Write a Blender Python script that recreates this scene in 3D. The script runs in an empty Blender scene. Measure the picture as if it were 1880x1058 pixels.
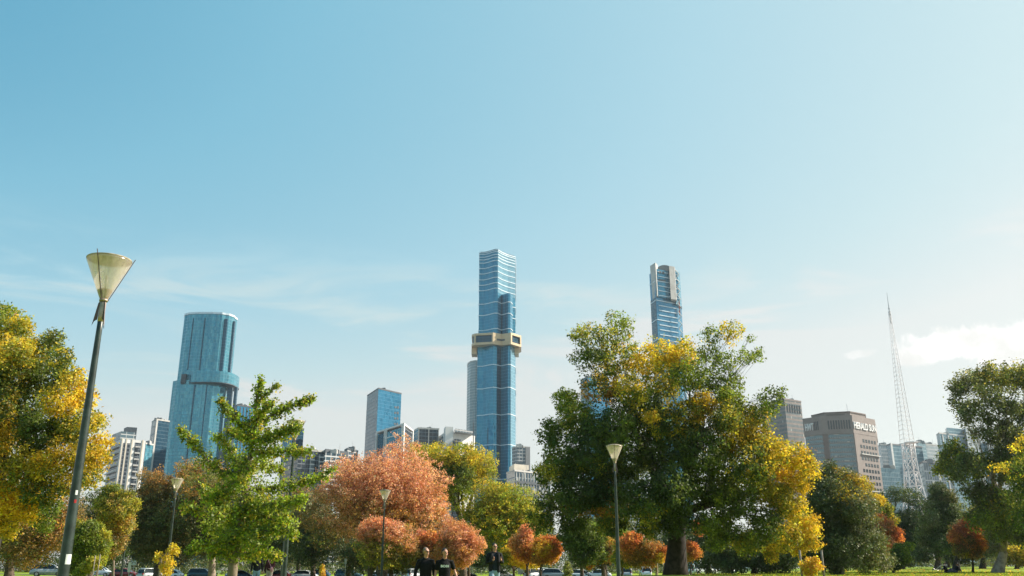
import bpy, math, random
import numpy as np
from mathutils import Vector, Matrix
SC = bpy.context.scene
R = math.radians
# ------------------------------------------------------------------ camera
F = 1603.0; PITCH = R(17.6); CZ = 1.3
cam = bpy.data.cameras.new("camera"); camo = bpy.data.objects.new("camera", cam)
SC.collection.objects.link(camo); SC.camera = camo
cam.sensor_width = 36; cam.lens = F/1880*36; cam.clip_start = .1; cam.clip_end = 12000
camo.location = (0, 0, CZ); camo.rotation_euler = (R(90)+PITCH, 0, 0)
# ------------------------------------------------------------------ world, sun, exposure
SUN_EL = R(36); SUN_AZ = R(76)
EXPO = 1.0
SC.view_settings.view_transform = 'Standard'; SC.view_settings.look = 'None'
SC.view_settings.exposure = EXPO; SC.view_settings.gamma = 1
world = bpy.data.worlds.new("World"); SC.world = world; world.use_nodes = True


class NT:
    """tiny helper to wire shader nodes"""
    def __init__(s, tree): s.t = tree
    def n(s, typ, **kw):
        nd = s.t.nodes.new(typ)
        for k, v in kw.items(): setattr(nd, k, v)
        return nd
    def put(s, sock, v):
        if isinstance(v, bpy.types.NodeSocket): s.t.links.new(v, sock)
        elif isinstance(v, (tuple, list)) and len(v) == 3 and sock.type == 'RGBA': sock.default_value = (*v, 1)
        else: sock.default_value = v
    def m(s, op, a, b=None, c=None, clamp=False):
        nd = s.n('ShaderNodeMath', operation=op, use_clamp=clamp); s.put(nd.inputs[0], a)
        if b is not None: s.put(nd.inputs[1], b)
        if c is not None: s.put(nd.inputs[2], c)
        return nd.outputs[0]
    def vm(s, op, a, b=None):
        nd = s.n('ShaderNodeVectorMath', operation=op); s.put(nd.inputs[0], a)
        if b is not None: s.put(nd.inputs[1], b)
        return nd.outputs['Value'] if op in ('DOT_PRODUCT', 'LENGTH') else nd.outputs[0]
    def mix(s, f, a, b, mode='MIX'):
        nd = s.n('ShaderNodeMix', data_type='RGBA', blend_type=mode)
        s.put(nd.inputs[0], f); s.put(nd.inputs[6], a); s.put(nd.inputs[7], b); return nd.outputs[2]
    def rng(s, v, a, b, c=0., d=1., smooth=True):
        nd = s.n('ShaderNodeMapRange', interpolation_type='SMOOTHSTEP' if smooth else 'LINEAR')
        for i, x in enumerate((v, a, b, c, d)): s.put(nd.inputs[i], x)
        return nd.outputs[0]
    def noise(s, vec, scale, detail=3., rough=.5, dist=0.):
        nd = s.n('ShaderNodeTexNoise')
        if vec is not None: s.put(nd.inputs['Vector'], vec)
        nd.inputs['Scale'].default_value = scale; nd.inputs['Detail'].default_value = detail
        nd.inputs['Roughness'].default_value = rough; nd.inputs['Distortion'].default_value = dist
        return nd.outputs['Fac']


SUNV = Vector((math.sin(SUN_AZ)*math.cos(SUN_EL), math.cos(SUN_AZ)*math.cos(SUN_EL), math.sin(SUN_EL)))


def ray(px, py):
    u = (px-940)/F; v = (529-py)/F
    return Vector((u, math.cos(PITCH)-v*math.sin(PITCH), math.sin(PITCH)+v*math.cos(PITCH))).normalized()


def build_world():
    q = NT(world.node_tree); bg = world.node_tree.nodes['Background']
    sky = q.n('ShaderNodeTexSky', sky_type='NISHITA', sun_disc=False, sun_elevation=SUN_EL, sun_rotation=SUN_AZ,
              air_density=1.0, dust_density=1.2)
    d = q.n('ShaderNodeTexCoord').outputs['Generated']
    sep = q.n('ShaderNodeSeparateXYZ'); q.put(sep.inputs[0], d)
    z = q.m('MAXIMUM', sep.outputs[2], 0.)
    ds = q.m('MAXIMUM', q.vm('DOT_PRODUCT', d, (math.sin(R(68))*.819, math.cos(R(68))*.819, .574)), 0.)
    e = q.m('MULTIPLY', q.m('EXPONENT', q.m('DIVIDE', z, -.14)), 2.9)
    m = q.m('ADD', q.m('MULTIPLY', ds, .36), q.m('MULTIPLY', q.m('POWER', ds, 3.), .50))
    m = q.m('ADD', m, q.m('MULTIPLY', q.m('MULTIPLY', ds, .38), q.m('EXPONENT', q.m('DIVIDE', z, -.3))))
    m = q.m('ADD', m, q.m('ADD', e, -.08))
    # thin high cloud streaks, stretched along the horizon
    mp = q.n('ShaderNodeMapping'); q.put(mp.inputs[0], d); mp.inputs['Scale'].default_value = (1.6, 1.6, 9.)
    mp.inputs['Rotation'].default_value = (0, R(6), 0)
    w1 = q.rng(q.noise(mp.outputs[0], 2.1, 6., .55, .9), .47, .72)
    band = q.m('MULTIPLY', q.rng(z, .10, .18), q.rng(z, .36, .26))
    m = q.m('ADD', m, q.m('MULTIPLY', q.m('MULTIPLY', w1, band), .42))
    m = q.m('MINIMUM', m, 1.)
    cr = q.n('ShaderNodeValToRGB'); q.put(cr.inputs[0], m); el = cr.color_ramp.elements
    stops = ((0., (.085, .365, .555)), (.17, (.220, .530, .695)), (.46, (.410, .665, .770)), (.73, (.575, .740, .770)), (1., (.785, .790, .765)))
    while len(el) < len(stops): el.new(.5)
    for e_, (p_, c_) in zip(el, stops): e_.position = p_; e_.color = (*c_, 1)
    col = q.mix(.10, cr.outputs[0], q.mix(1., sky.outputs[0], (.21, .25, .215), 'MULTIPLY'))
    # cumulus bank low on the right
    def puff(px, py, sx, sz, hard):
        c = ray(px, py)
        v = q.vm('SUBTRACT', d, tuple(c))
        mp2 = q.n('ShaderNodeMapping', vector_type='POINT'); q.put(mp2.inputs[0], v)
        mp2.inputs['Rotation'].default_value = (0, R(4), math.atan2(c.x, c.y)); mp2.inputs['Scale'].default_value = (1/sx, 1/sx, 1/sz)
        L = q.vm('LENGTH', mp2.outputs[0])
        n = q.noise(d, 19., 8., .62, .25)
        return q.m('MULTIPLY', q.rng(q.m('ADD', L, q.m('MULTIPLY', q.m('SUBTRACT', n, .5), 3.2)), 1.30, .85), hard)
    c1 = puff(1805, 632, .060, .016, 1.); c2 = puff(1885, 650, .05, .019, 1.); c3 = puff(1712, 652, .028, .012, .9)
    c4 = puff(1575, 650, .018, .006, .5)
    cl = q.m('MAXIMUM', q.m('MAXIMUM', c1, c2), q.m('MAXIMUM', c3, c4))
    shade = q.rng(q.noise(d, 30., 5., .6), .35, .62)
    ccol = q.mix(shade, (.92, .91, .88), (1.12, 1.1, 1.08))
    col = q.mix(q.m('MULTIPLY', cl, .93), col, ccol)
    # slight sensor-like unevenness of high haze
    k = q.n('ShaderNodeVectorMath', operation='SCALE'); q.put(k.inputs[0], col)
    k.inputs['Scale'].default_value = 10/2**EXPO
    q.put(bg.inputs[0], k.outputs[0]); bg.inputs[1].default_value = .1


build_world()
sl = bpy.data.lights.new("sun", 'SUN'); sl.energy = 5.0; sl.angle = R(.5); sl.color = (1., .89, .76)
slo = bpy.data.objects.new("sun", sl); SC.collection.objects.link(slo)
slo.rotation_euler = SUNV.to_track_quat('Z', 'Y').to_euler()
SC.cycles.max_bounces = 6; SC.cycles.diffuse_bounces = 3; SC.cycles.glossy_bounces = 3
SC.cycles.transmission_bounces = 5; SC.cycles.volume_bounces = 0; SC.cycles.transparent_max_bounces = 8
SC.cycles.use_denoising = True

# ------------------------------------------------------------------ helpers
def at(px, py, D):
    u = (px-940)/F; v = (529-py)/F
    t = D/(math.cos(PITCH)-v*math.sin(PITCH))
    return Vector((t*u, D, CZ+t*(math.sin(PITCH)+v*math.cos(PITCH))))


def mpp(py, D):
    """metres per photo pixel at depth D"""
    v = (529-py)/F
    return D/(math.cos(PITCH)-v*math.sin(PITCH))/F


# ground height: normalised kernel over control points (pixel column, distance, height)
_c = []
def _g(px, D, py=None, h=None): _c.append(((px-940)/F, math.log(D), at(px, py, D).z if h is None else h))
for px in (-300, 40, 300, 600, 900): _g(px, 12, h=0.0); _g(px, 26, h=.04)
_g(1200, 12, h=.0); _g(1200, 26, h=.25); _g(1600, 12, h=.1); _g(1600, 26, h=.35); _g(2100, 26, h=.4)
_g(930, 31, h=.22); _g(420, 42, h=-.1); _g(100, 42, h=.0); _g(700, 48, h=-.1)
for px in (-300, -100, 40, 130): _g(px, 70, h=.1); _g(px, 100, 1054.0); _g(px, 150, 1051.5); _g(px, 230, 1049)
for px in (280, 450, 620, 760, 900, 1040, 1180):
    _g(px, 80, h=-.65); _g(px, 118, h=-1.0); _g(px, 150, h=-1.2); _g(px, 188, 1053); _g(px, 240, 1051)
for px in (1235, 1340): _g(px, 50, 1054); _g(px, 75, 1052); _g(px, 120, 1051); _g(px, 200, 1049)
for px in (1450, 1560): _g(px, 40, 1064); _g(px, 60, 1056.5); _g(px, 90, 1050); _g(px, 130, 1046); _g(px, 200, 1044)
for px in (1650, 1760, 1880, 2050, 2300): _g(px, 40, 1066); _g(px, 60, 1058.5); _g(px, 85, 1052); _g(px, 120, 1044.5); _g(px, 165, 1040.5); _g(px, 230, 1040.5)
_cu = np.array([c[0] for c in _c]); _cd = np.array([c[1] for c in _c]); _ch = np.array([c[2] for c in _c])


def gz_np(x, y):
    x = np.atleast_1d(np.asarray(x, float)); y = np.atleast_1d(np.asarray(y, float))
    yy = np.maximum(y, 10.); u = np.clip(x/yy*(1/1.0), -1.0, 1.0); L = np.log(yy)
    out = np.empty_like(u)
    for i in range(0, len(u), 20000):
        s = slice(i, i+20000)
        d2 = ((u[s, None]-_cu)/.085)**2 + ((L[s, None]-_cd)/.17)**2
        d2 -= d2.min(1, keepdims=True)
        w = np.exp(-.5*d2)
        out[s] = (w*_ch).sum(1)/w.sum(1)
    far = np.clip((y-260)/240, 0, 1); far = far*far*(3-2*far)
    near = np.clip((20-y)/20, 0, 1)
    return out*(1-far)*(1-near) + 0*far


def gz(x, y): return float(gz_np([x], [y])[0])


def link(o, parent=None):
    SC.collection.objects.link(o)
    if parent is not None: o.parent = parent
    return o


def tag(o, label=None, cat=None, group=None, kind=None):
    if label: o['label'] = label
    if cat: o['category'] = cat
    if group: o['group'] = group
    if kind: o['kind'] = kind
    return o


def thing(name, label, cat, loc=(0, 0, 0), rz=0., group=None):
    o = bpy.data.objects.new(name, None); o.empty_display_size = .5
    link(o); o.location = loc; o.rotation_euler = (0, 0, rz)
    return tag(o, label, cat, group)


def wloc(p):
    v = Vector((0, 0, 0))
    while p is not None: v += Vector(p.location); p = p.parent
    return v


class MB:
    def __init__(s): s.v = []; s.f = []; s.mi = []; s.uv = []
    def add(s, vs, fs, mi=0, uvs=None):
        b = len(s.v); s.v += [tuple(v) for v in vs]
        for k, f in enumerate(fs):
            s.f.append([b+i for i in f]); s.mi.append(mi); s.uv.append(uvs[k] if uvs else None)
        return s
    def box(s, c, d, rz=0., mi=0, rot=None):
        hx, hy, hz = d[0]/2, d[1]/2, d[2]/2
        vs = [Vector((x, y, z)) for x in (-hx, hx) for y in (-hy, hy) for z in (-hz, hz)]
        M = rot if rot is not None else Matrix.Rotation(rz, 3, 'Z')
        vs = [M@v+Vector(c) for v in vs]
        return s.add(vs, [(0, 1, 3, 2), (4, 6, 7, 5), (0, 4, 5, 1), (2, 3, 7, 6), (0, 2, 6, 4), (1, 5, 7, 3)], mi)
    def tube(s, pts, rad, seg=8, cap=True, mi=0, ref=None):
        pts = [Vector(p) for p in pts]; n = len(pts)
        if not isinstance(rad, (list, tuple)): rad = [rad]*n
        vs = []
        for i, p in enumerate(pts):
            t = (pts[min(i+1, n-1)]-pts[max(i-1, 0)])
            t = t.normalized() if t.length > 1e-9 else Vector((0, 0, 1))
            rf = Vector(ref) if ref else (Vector((0, 1, 0)) if abs(t.y) < .9 else Vector((1, 0, 0)))
            a = rf.cross(t).normalized(); b = t.cross(a)
            r = rad[i]; rx, ry = (r if isinstance(r, (list, tuple)) else (r, r))
            for k in range(seg):
                an = 2*math.pi*k/seg
                vs.append(p+a*(rx*math.cos(an))+b*(ry*math.sin(an)))
        fs = []
        for i in range(n-1):
            for k in range(seg):
                k2 = (k+1) % seg
                fs.append((i*seg+k, i*seg+k2, (i+1)*seg+k2, (i+1)*seg+k))
        if cap: fs.append(tuple(range(seg-1, -1, -1))); fs.append(tuple((n-1)*seg+k for k in range(seg)))
        return s.add(vs, fs, mi)
    def blob(s, pts, rad, seg=12, mi=0):
        """tube with rounded ends"""
        pts = [Vector(p) for p in pts]; rad = [r if isinstance(r, (list, tuple)) else (r, r) for r in rad]
        d0 = (pts[0]-pts[1]).normalized(); d1 = (pts[-1]-pts[-2]).normalized()
        P0, R0, P1, R1 = [], [], [], []
        for a in (85, 60, 30):
            sa, ca = math.sin(R(a)), math.cos(R(a))
            r = rad[0]; P0.append(pts[0]+d0*min(r)*sa); R0.append((r[0]*ca, r[1]*ca))
            r = rad[-1]; P1.insert(0, pts[-1]+d1*min(r)*sa); R1.insert(0, (r[0]*ca, r[1]*ca))
        return s.tube(P0+pts+P1, R0+rad+R1, seg, True, mi)
    def ell(s, c, r, seg=16, rings=10, mi=0):
        vs = []; fs = []
        for i in range(rings+1):
            th = math.pi*i/rings
            for k in range(seg):
                ph = 2*math.pi*k/seg
                vs.append((c[0]+r[0]*math.sin(th)*math.cos(ph), c[1]+r[1]*math.sin(th)*math.sin(ph), c[2]+r[2]*math.cos(th)))
        for i in range(rings):
            for k in range(seg): fs.append((i*seg+k, (i+1)*seg+k, (i+1)*seg+(k+1) % seg, i*seg+(k+1) % seg))
        return s.add(vs, fs, mi)
    def lathe(s, prof, c=(0, 0, 0), seg=24, mi=0, cap=False):
        vs = [(c[0]+r*math.cos(2*math.pi*k/seg), c[1]+r*math.sin(2*math.pi*k/seg), c[2]+z) for r, z in prof for k in range(seg)]
        fs = [(i*seg+k, i*seg+(k+1) % seg, (i+1)*seg+(k+1) % seg, (i+1)*seg+k) for i in range(len(prof)-1) for k in range(seg)]
        if cap: fs.append(tuple(range(seg-1, -1, -1))); fs.append(tuple((len(prof)-1)*seg+k for k in range(seg)))
        return s.add(vs, fs, mi)
    def prism(s, fp, z0, z1, mi=0, roof=None, top=None, slope=None):
        """fp: world footprint (x, y); z1 may be a list per corner; uv in metres along the wall"""
        n = len(fp); zt = z1 if isinstance(z1, (list, tuple)) else [z1]*n
        tp = top or fp
        # make counter-clockwise
        area = sum(fp[i][0]*fp[(i+1) % n][1]-fp[(i+1) % n][0]*fp[i][1] for i in range(n))
        if area < 0: fp = fp[::-1]; zt = list(zt)[::-1]; tp = tp[::-1]
        u = 0
        for i in range(n):
            j = (i+1) % n; L = math.hypot(fp[j][0]-fp[i][0], fp[j][1]-fp[i][1])
            s.add([(*fp[i], z0), (*fp[j], z0), (*tp[j], zt[j]), (*tp[i], zt[i])], [(0, 1, 2, 3)], mi,
                  [[(u, z0), (u+L, z0), (u+L, zt[j]), (u, zt[i])]])
            u += L
        s.add([(*p, z) for p, z in zip(tp, zt)], [tuple(range(n))], mi if roof is None else roof)
        s.add([(*p, z0) for p in fp], [tuple(range(n-1, -1, -1))], mi if roof is None else roof)
        return s
    def build(s, name, mats, parent=None, smooth=False, origin=None, rz=0.):
        me = bpy.data.meshes.new(name)
        o0 = origin if origin is not None else Vector((0, 0, 0))
        me.from_pydata([(v[0]-o0[0], v[1]-o0[1], v[2]-o0[2]) for v in s.v], [], s.f)
        if any(u is not None for u in s.uv):
            ul = me.uv_layers.new(name="UVMap"); k = 0
            for f, u in zip(s.f, s.uv):
                for j in range(len(f)):
                    if u: ul.data[k].uv = u[j]
                    k += 1
        for m in (mats if isinstance(mats, (list, tuple)) else [mats]): me.materials.append(m)
        me.polygons.foreach_set('material_index', s.mi)
        if smooth: me.polygons.foreach_set('use_smooth', [True]*len(s.f))
        me.validate(); me.update()
        return link(bpy.data.objects.new(name, me), parent)


def rel(mb, name, mat, parent, smooth=False):
    """build a mesh given in world coordinates under an unrotated parent"""
    return mb.build(name, mat, parent, smooth, origin=wloc(parent))


# ------------------------------------------------------------------ materials
def new_mat(name):
    m = bpy.data.materials.new(name); m.use_nodes = True
    return m, NT(m.node_tree), m.node_tree.nodes['Principled BSDF']


def mat(name, col, rough=.6, metal=0., var=.12, scale=3., bump=0., col2=None, coords='Object', spec=.5):
    m, q, b = new_mat(name)
    tc = q.n('ShaderNodeTexCoord').outputs[coords]
    n = q.noise(tc, scale, 5., .6)
    c2 = col2 or tuple(c*(1-2*var) for c in col)
    q.put(b.inputs['Base Color'], q.mix(q.rng(n, .35, .68), col, c2))
    b.inputs['Roughness'].default_value = rough; b.inputs['Metallic'].default_value = metal
    b.inputs['Specular IOR Level'].default_value = spec
    if bump:
        bp = q.n('ShaderNodeBump'); bp.inputs['Strength'].default_value = bump; bp.inputs['Distance'].default_value = .02
        q.put(bp.inputs['Height'], n); q.put(b.inputs['Normal'], bp.outputs[0])
    return m


def facade(name, glass, frame, cw=1.5, ch=3.6, fr=.12, dark=None, metal=.35, rough=.12, var=.5, frough=.6, coat=0., warm=0., streak=(.11, .035)):
    """curtain wall: one cell per pane, frames between, every pane a little different in tone and tilt"""
    m, q, b = new_mat(name)
    uv = q.n('ShaderNodeTexCoord').outputs['UV']
    sp = q.n('ShaderNodeSeparateXYZ'); q.put(sp.inputs[0], uv)
    x = q.m('DIVIDE', sp.outputs[0], cw); y = q.m('DIVIDE', sp.outputs[1], ch)
    fx = q.m('FRACT', x); fy = q.m('FRACT', y)
    cell = q.n('ShaderNodeCombineXYZ'); q.put(cell.inputs[0], q.m('FLOOR', x)); q.put(cell.inputs[1], q.m('FLOOR', y))
    wn = q.n('ShaderNodeTexWhiteNoise', noise_dimensions='2D'); q.put(wn.inputs[0], cell.outputs[0])
    wide = q.n('ShaderNodeMapping'); q.put(wide.inputs[0], cell.outputs[0]); wide.inputs['Scale'].default_value = (*streak, 1)
    big = q.noise(wide.outputs[0], 1.6, 3., .6)
    frm = q.m('MAXIMUM', q.m('LESS_THAN', fx, fr*ch/cw*.45), q.m('LESS_THAN', fy, fr))
    dk = dark or tuple(c*.55 for c in glass)
    rnd = wn.outputs['Value']
    g = q.mix(q.m('MULTIPLY', rnd, var), glass, dk)
    g = q.mix(q.m('MULTIPLY', q.rng(big, .42, .62), .55), g, dk)
    if warm: g = q.mix(q.m('MULTIPLY', q.m('GREATER_THAN', rnd, 1-warm), .7), g, (.55, .55, .48))
    q.put(b.inputs['Base Color'], q.mix(frm, g, frame))
    q.put(b.inputs['Roughness'], q.m('ADD', q.m('MULTIPLY', frm, frough-rough), rough))
    q.put(b.inputs['Metallic'], q.m('MULTIPLY', q.m('SUBTRACT', 1., frm), metal))
    # tiny tilt per pane so that the sky is mirrored unevenly
    geo = q.n('ShaderNodeNewGeometry').outputs['Normal']
    off = q.vm('SUBTRACT', wn.outputs['Color'], (.5, .5, .5))
    sc = q.n('ShaderNodeVectorMath', operation='SCALE'); q.put(sc.inputs[0], off); sc.inputs['Scale'].default_value = .09
    q.put(b.inputs['Normal'], q.vm('NORMALIZE', q.vm('ADD', geo, sc.outputs[0])))
    return m


M = {}
M['concrete'] = mat('pale_concrete', (.50, .49, .46), .85, var=.1, scale=.2)
M['white_paint'] = mat('white_render', (.72, .71, .68), .75, var=.06, scale=.15)
M['cream'] = mat('cream_render', (.62, .56, .46), .8, var=.08, scale=.2)
M['dark_panel'] = mat('charcoal_panel', (.06, .075, .09), .5, var=.15, scale=.3)
M['roof_grey'] = mat('roof_grey', (.20, .21, .22), .85)
M['gold'] = mat('gold_cladding', (.56, .43, .27), .42, .35, var=.06, scale=.3)
M['gold_shade'] = mat('dull_gold_soffit', (.40, .33, .22), .6, .2, var=.06, scale=.3)
M['steel_white'] = mat('white_steel', (.80, .74, .72), .5, .0, var=.04, scale=.5)
M['red_paint'] = mat('red_paint', (.45, .07, .06), .5)
M['band_white'] = mat('white_spandrel', (.62, .72, .78), .35, .1, var=.05, scale=.5)
M['pole'] = mat('green_grey_pole_paint', (.035, .052, .048), .38, .2, var=.25, scale=7., bump=.05)
M['pole_metal'] = mat('weathered_bracket', (.42, .33, .26), .45, .5, var=.2, scale=9.)
M['pole_fin'] = mat('dark_fin', (.10, .07, .07), .5, .3)
M['bark'] = mat('grey_brown_bark', (.12, .09, .065), .95, var=.35, scale=6., bump=.8)
M['bark_dark'] = mat('dark_elm_bark', (.035, .028, .022), .95, var=.35, scale=5., bump=.8)
M['bark_pale'] = mat('pale_gum_bark', (.36, .29, .22), .85, scale=2.5, bump=.4, col2=(.17, .13, .10))
M['bark_young'] = mat('young_bark', (.22, .17, .13), .9, var=.2, scale=8., bump=.4)
M['timber'] = mat('weathered_timber', (.27, .23, .19), .9, var=.25, scale=9., bump=.4)
M['hessian'] = mat('tree_tie_webbing', (.55, .52, .46), .9)
M['black_cloth'] = mat('black_cloth', (.006, .006, .007), .9, scale=25., bump=.5, spec=.25)
M['navy_cloth'] = mat('navy_cloth', (.016, .022, .035), .9, scale=25., bump=.5, spec=.25)
M['dark_jacket'] = mat('dark_jacket_cloth', (.010, .011, .014), .85, scale=20., bump=.5, spec=.25)
M['jeans'] = mat('light_blue_denim', (.22, .33, .42), .9, scale=12., bump=.4)
M['dark_jeans'] = mat('dark_denim', (.035, .045, .07), .9, scale=12., bump=.4)
M['maroon'] = mat('maroon_knit', (.075, .015, .022), .95, scale=25., bump=.5)
M['beige_cloth'] = mat('pale_trouser_cloth', (.52, .42, .36), .9, scale=15., bump=.4)
M['pink_bag'] = mat('pink_leather', (.62, .26, .30), .5)
M['leather'] = mat('shoe_leather', (.03, .025, .02), .5)
M['print_white'] = mat('white_print', (.80, .80, .78), .7, var=.03)
M['lens'] = mat('dark_lens', (.01, .01, .012), .12)
M['asphalt'] = mat('asphalt', (.05, .05, .052), .9, var=.2, scale=8., bump=.4)
M['glass_car'] = mat('car_glass', (.02, .03, .035), .05, .3)
M['rubber'] = mat('tyre_rubber', (.015, .015, .016), .8)
M['alloy'] = mat('wheel_alloy', (.5, .5, .52), .3, .8)
M['lamp_clear'] = mat('headlight_lens', (.7, .72, .75), .1, .3)
M['lamp_red'] = mat('tail_lamp', (.35, .02, .02), .2)
M['trim'] = mat('black_trim', (.02, .02, .02), .6)
for k, c in dict(white=(.72, .74, .75), red=(.20, .018, .018), teal=(.045, .085, .10), silver=(.42, .44, .46), black=(.012, .013, .015), blue=(.03, .09, .17), grey=(.12, .13, .14)).items():
    m = mat('car_paint_'+k, c, .25, .15, var=.02); m.node_tree.nodes['Principled BSDF'].inputs['Coat Weight'].default_value = .6; M['car_'+k] = m
M['sign_white'] = mat('sign_white', (.70, .72, .74), .4)
M['mast_steel'] = mat('galvanised_steel', (.40, .41, .42), .5, .5)


def skin_mat(name, c):
    m, q, b = new_mat(name); b.inputs['Base Color'].default_value = (*c, 1); b.inputs['Roughness'].default_value = .5
    b.inputs['Subsurface Weight'].default_value = .15; b.inputs['Subsurface Radius'].default_value = (.01, .004, .002)
    return m
M['skin'] = skin_mat('warm_skin', (.42, .20, .13)); M['skin_pale'] = skin_mat('fair_skin', (.58, .33, .24))
M['eye'] = mat('eye_dark', (.03, .02, .02), .2); M['lip'] = mat('lips', (.40, .14, .12), .5)
M['hair_dark'] = mat('dark_hair', (.015, .011, .009), .7, scale=60., bump=.8)
M['hair_grey'] = mat('cropped_grey_hair', (.20, .15, .12), .8, scale=60., bump=.6)
M['hair_red'] = mat('auburn_hair', (.30, .09, .035), .6, scale=50., bump=.8)


def leaf_mat(name, trans=.42, gloss=.05):
    m = bpy.data.materials.new(name); m.use_nodes = True; q = NT(m.node_tree); m.node_tree.nodes.clear()
    at_ = q.n('ShaderNodeAttribute', attribute_name='leaf_tint').outputs['Color']
    df = q.n('ShaderNodeBsdfDiffuse'); q.put(df.inputs[0], at_)
    tr = q.n('ShaderNodeBsdfTranslucent'); q.put(tr.inputs[0], q.mix(1., at_, (1.35, 1.30, .75), 'MULTIPLY'))
    a = q.n('ShaderNodeMixShader'); a.inputs[0].default_value = trans
    q.put(a.inputs[1], df.outputs[0]); q.put(a.inputs[2], tr.outputs[0])
    gl = q.n('ShaderNodeBsdfGlossy'); gl.inputs['Roughness'].default_value = .5; gl.inputs[0].default_value = (.8, .82, .7, 1)
    c = q.n('ShaderNodeMixShader'); c.inputs[0].default_value = gloss
    q.put(c.inputs[1], a.outputs[0]); q.put(c.inputs[2], gl.outputs[0])
    o = q.n('ShaderNodeOutputMaterial'); q.put(o.inputs[0], c.outputs[0])
    return m


M['leaf'] = leaf_mat('autumn_leaves', .48, .02); M['leaf_waxy'] = leaf_mat('waxy_evergreen_leaves', .25, .035)
M['leaf_soft'] = leaf_mat('soft_backlit_leaves', .5, .03)


def glass_lamp():
    m = bpy.data.materials.new('frosted_lamp_plastic'); m.use_nodes = True; q = NT(m.node_tree); m.node_tree.nodes.clear()
    tc = q.n('ShaderNodeTexCoord').outputs['Object']
    mp = q.n('ShaderNodeMapping'); q.put(mp.inputs[0], tc); mp.inputs['Scale'].default_value = (1, 1, .35)
    n = q.noise(mp.outputs[0], 9., 4., .6)
    tr = q.n('ShaderNodeBsdfTransparent'); tr.inputs[0].default_value = (.97, .95, .94, 1)
    tl = q.n('ShaderNodeBsdfTranslucent'); tl.inputs[0].default_value = (.98, .90, .84, 1)
    df = q.n('ShaderNodeBsdfDiffuse'); df.inputs[0].default_value = (.86, .77, .70, 1)
    gl = q.n('ShaderNodeBsdfGlossy'); gl.inputs['Roughness'].default_value = .2
    a = q.n('ShaderNodeMixShader'); a.inputs[0].default_value = .35; q.put(a.inputs[1], tl.outputs[0]); q.put(a.inputs[2], df.outputs[0])
    b = q.n('ShaderNodeMixShader'); q.put(b.inputs[0], q.rng(n, .3, .75, .26, .46)); q.put(b.inputs[1], tr.outputs[0]); q.put(b.inputs[2], a.outputs[0])
    c = q.n('ShaderNodeMixShader'); c.inputs[0].default_value = .07; q.put(c.inputs[1], b.outputs[0]); q.put(c.inputs[2], gl.outputs[0])
    o = q.n('ShaderNodeOutputMaterial'); q.put(o.inputs[0], c.outputs[0]); return m
M['lamp_plastic'] = glass_lamp()
M['lamp_lid'] = mat('mottled_lamp_lid', (.42, .35, .25), .7, var=.2, scale=9., col2=(.20, .165, .11))
M['lamp_base'] = mat('lamp_inner_cone', (.22, .16, .09), .6)

# ------------------------------------------------------------------ ground, road
def grass_mat():
    m, q, b = new_mat('mown_lawn')
    tc = q.n('ShaderNodeTexCoord').outputs['Object']
    n1 = q.noise(tc, .12, 5., .6); n2 = q.noise(tc, 3.5, 5., .7)
    c = q.mix(q.rng(n1, .35, .65), (.245, .325, .028), (.190, .270, .024))
    c = q.mix(q.m('MULTIPLY', q.rng(n2, .5, .75), .45), c, (.20, .20, .06))
    # beyond the park the ground is city paving and roofs
    L = q.vm('LENGTH', tc); c = q.mix(q.rng(L, 255., 330.), c, q.mix(n1, (.17, .165, .16), (.24, .225, .21)))
    q.put(b.inputs['Base Color'], c); b.inputs['Roughness'].default_value = .85
    b.inputs['Specular IOR Level'].default_value = .1
    bp = q.n('ShaderNodeBump'); bp.inputs['Strength'].default_value = .8; bp.inputs['Distance'].default_value = .08
    q.put(bp.inputs['Height'], q.noise(tc, 9., 4., .8)); q.put(b.inputs['Normal'], bp.outputs[0])
    return m


def build_ground():
    a = np.linspace(-1, 1, 261); g = np.sinh(a*4.2)/np.sinh(4.2)*2400
    X, Y = np.meshgrid(g, g+40)
    Z = gz_np(X.ravel(), Y.ravel())
    V = np.c_[X.ravel(), Y.ravel(), Z]
    n = len(a); i = np.arange((n-1)*(n-1)); r = i//(n-1); c = i % (n-1); k = r*n+c
    Fq = np.c_[k, k+1, k+n+1, k+n]
    me = bpy.data.meshes.new('lawn'); me.from_pydata(V.tolist(), [], Fq.tolist()); me.materials.append(grass_mat())
    me.polygons.foreach_set('use_smooth', [True]*len(Fq))
    tag(link(bpy.data.objects.new('lawn', me)), kind='structure')
    # avenue where the cars are parked
    mb = MB(); xs = np.linspace(-130, 60, 120)
    for j, x in enumerate(xs[:-1]):
        x2 = xs[j+1]; q = [(x, 143), (x2, 143), (x2, 147.5), (x, 147.5)]; q2 = [(x, 147.5), (x2, 147.5), (x2, 152), (x, 152)]
        for w in (q, q2): mb.add([(p[0], p[1], gz(*p)+.03) for p in w], [(0, 1, 2, 3)])
    tag(mb.build('road', M['asphalt'], smooth=True), kind='structure')


build_ground()

# ------------------------------------------------------------------ foliage engine
PAL = {
    'G': (.118, .160, .032), 'K': (.058, .086, .030), 'L': (.220, .270, .034), 'Y': (.68, .45, .045), 'y': (.46, .38, .050),
    'O': (.54, .22, .060), 'o': (.50, .25, .070), 'R': (.53, .165, .080), 'B': (.26, .165, .065), 'b': (.165, .135, .052),
    'V': (.240, .320, .030), 'P': (.66, .32, .22), 'E': (.120, .135, .060), 'e': (.078, .098, .044), 'g': (.140, .175, .040), 'S': (.21, .205, .120),
}
RNG = np.random.default_rng(11)


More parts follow.
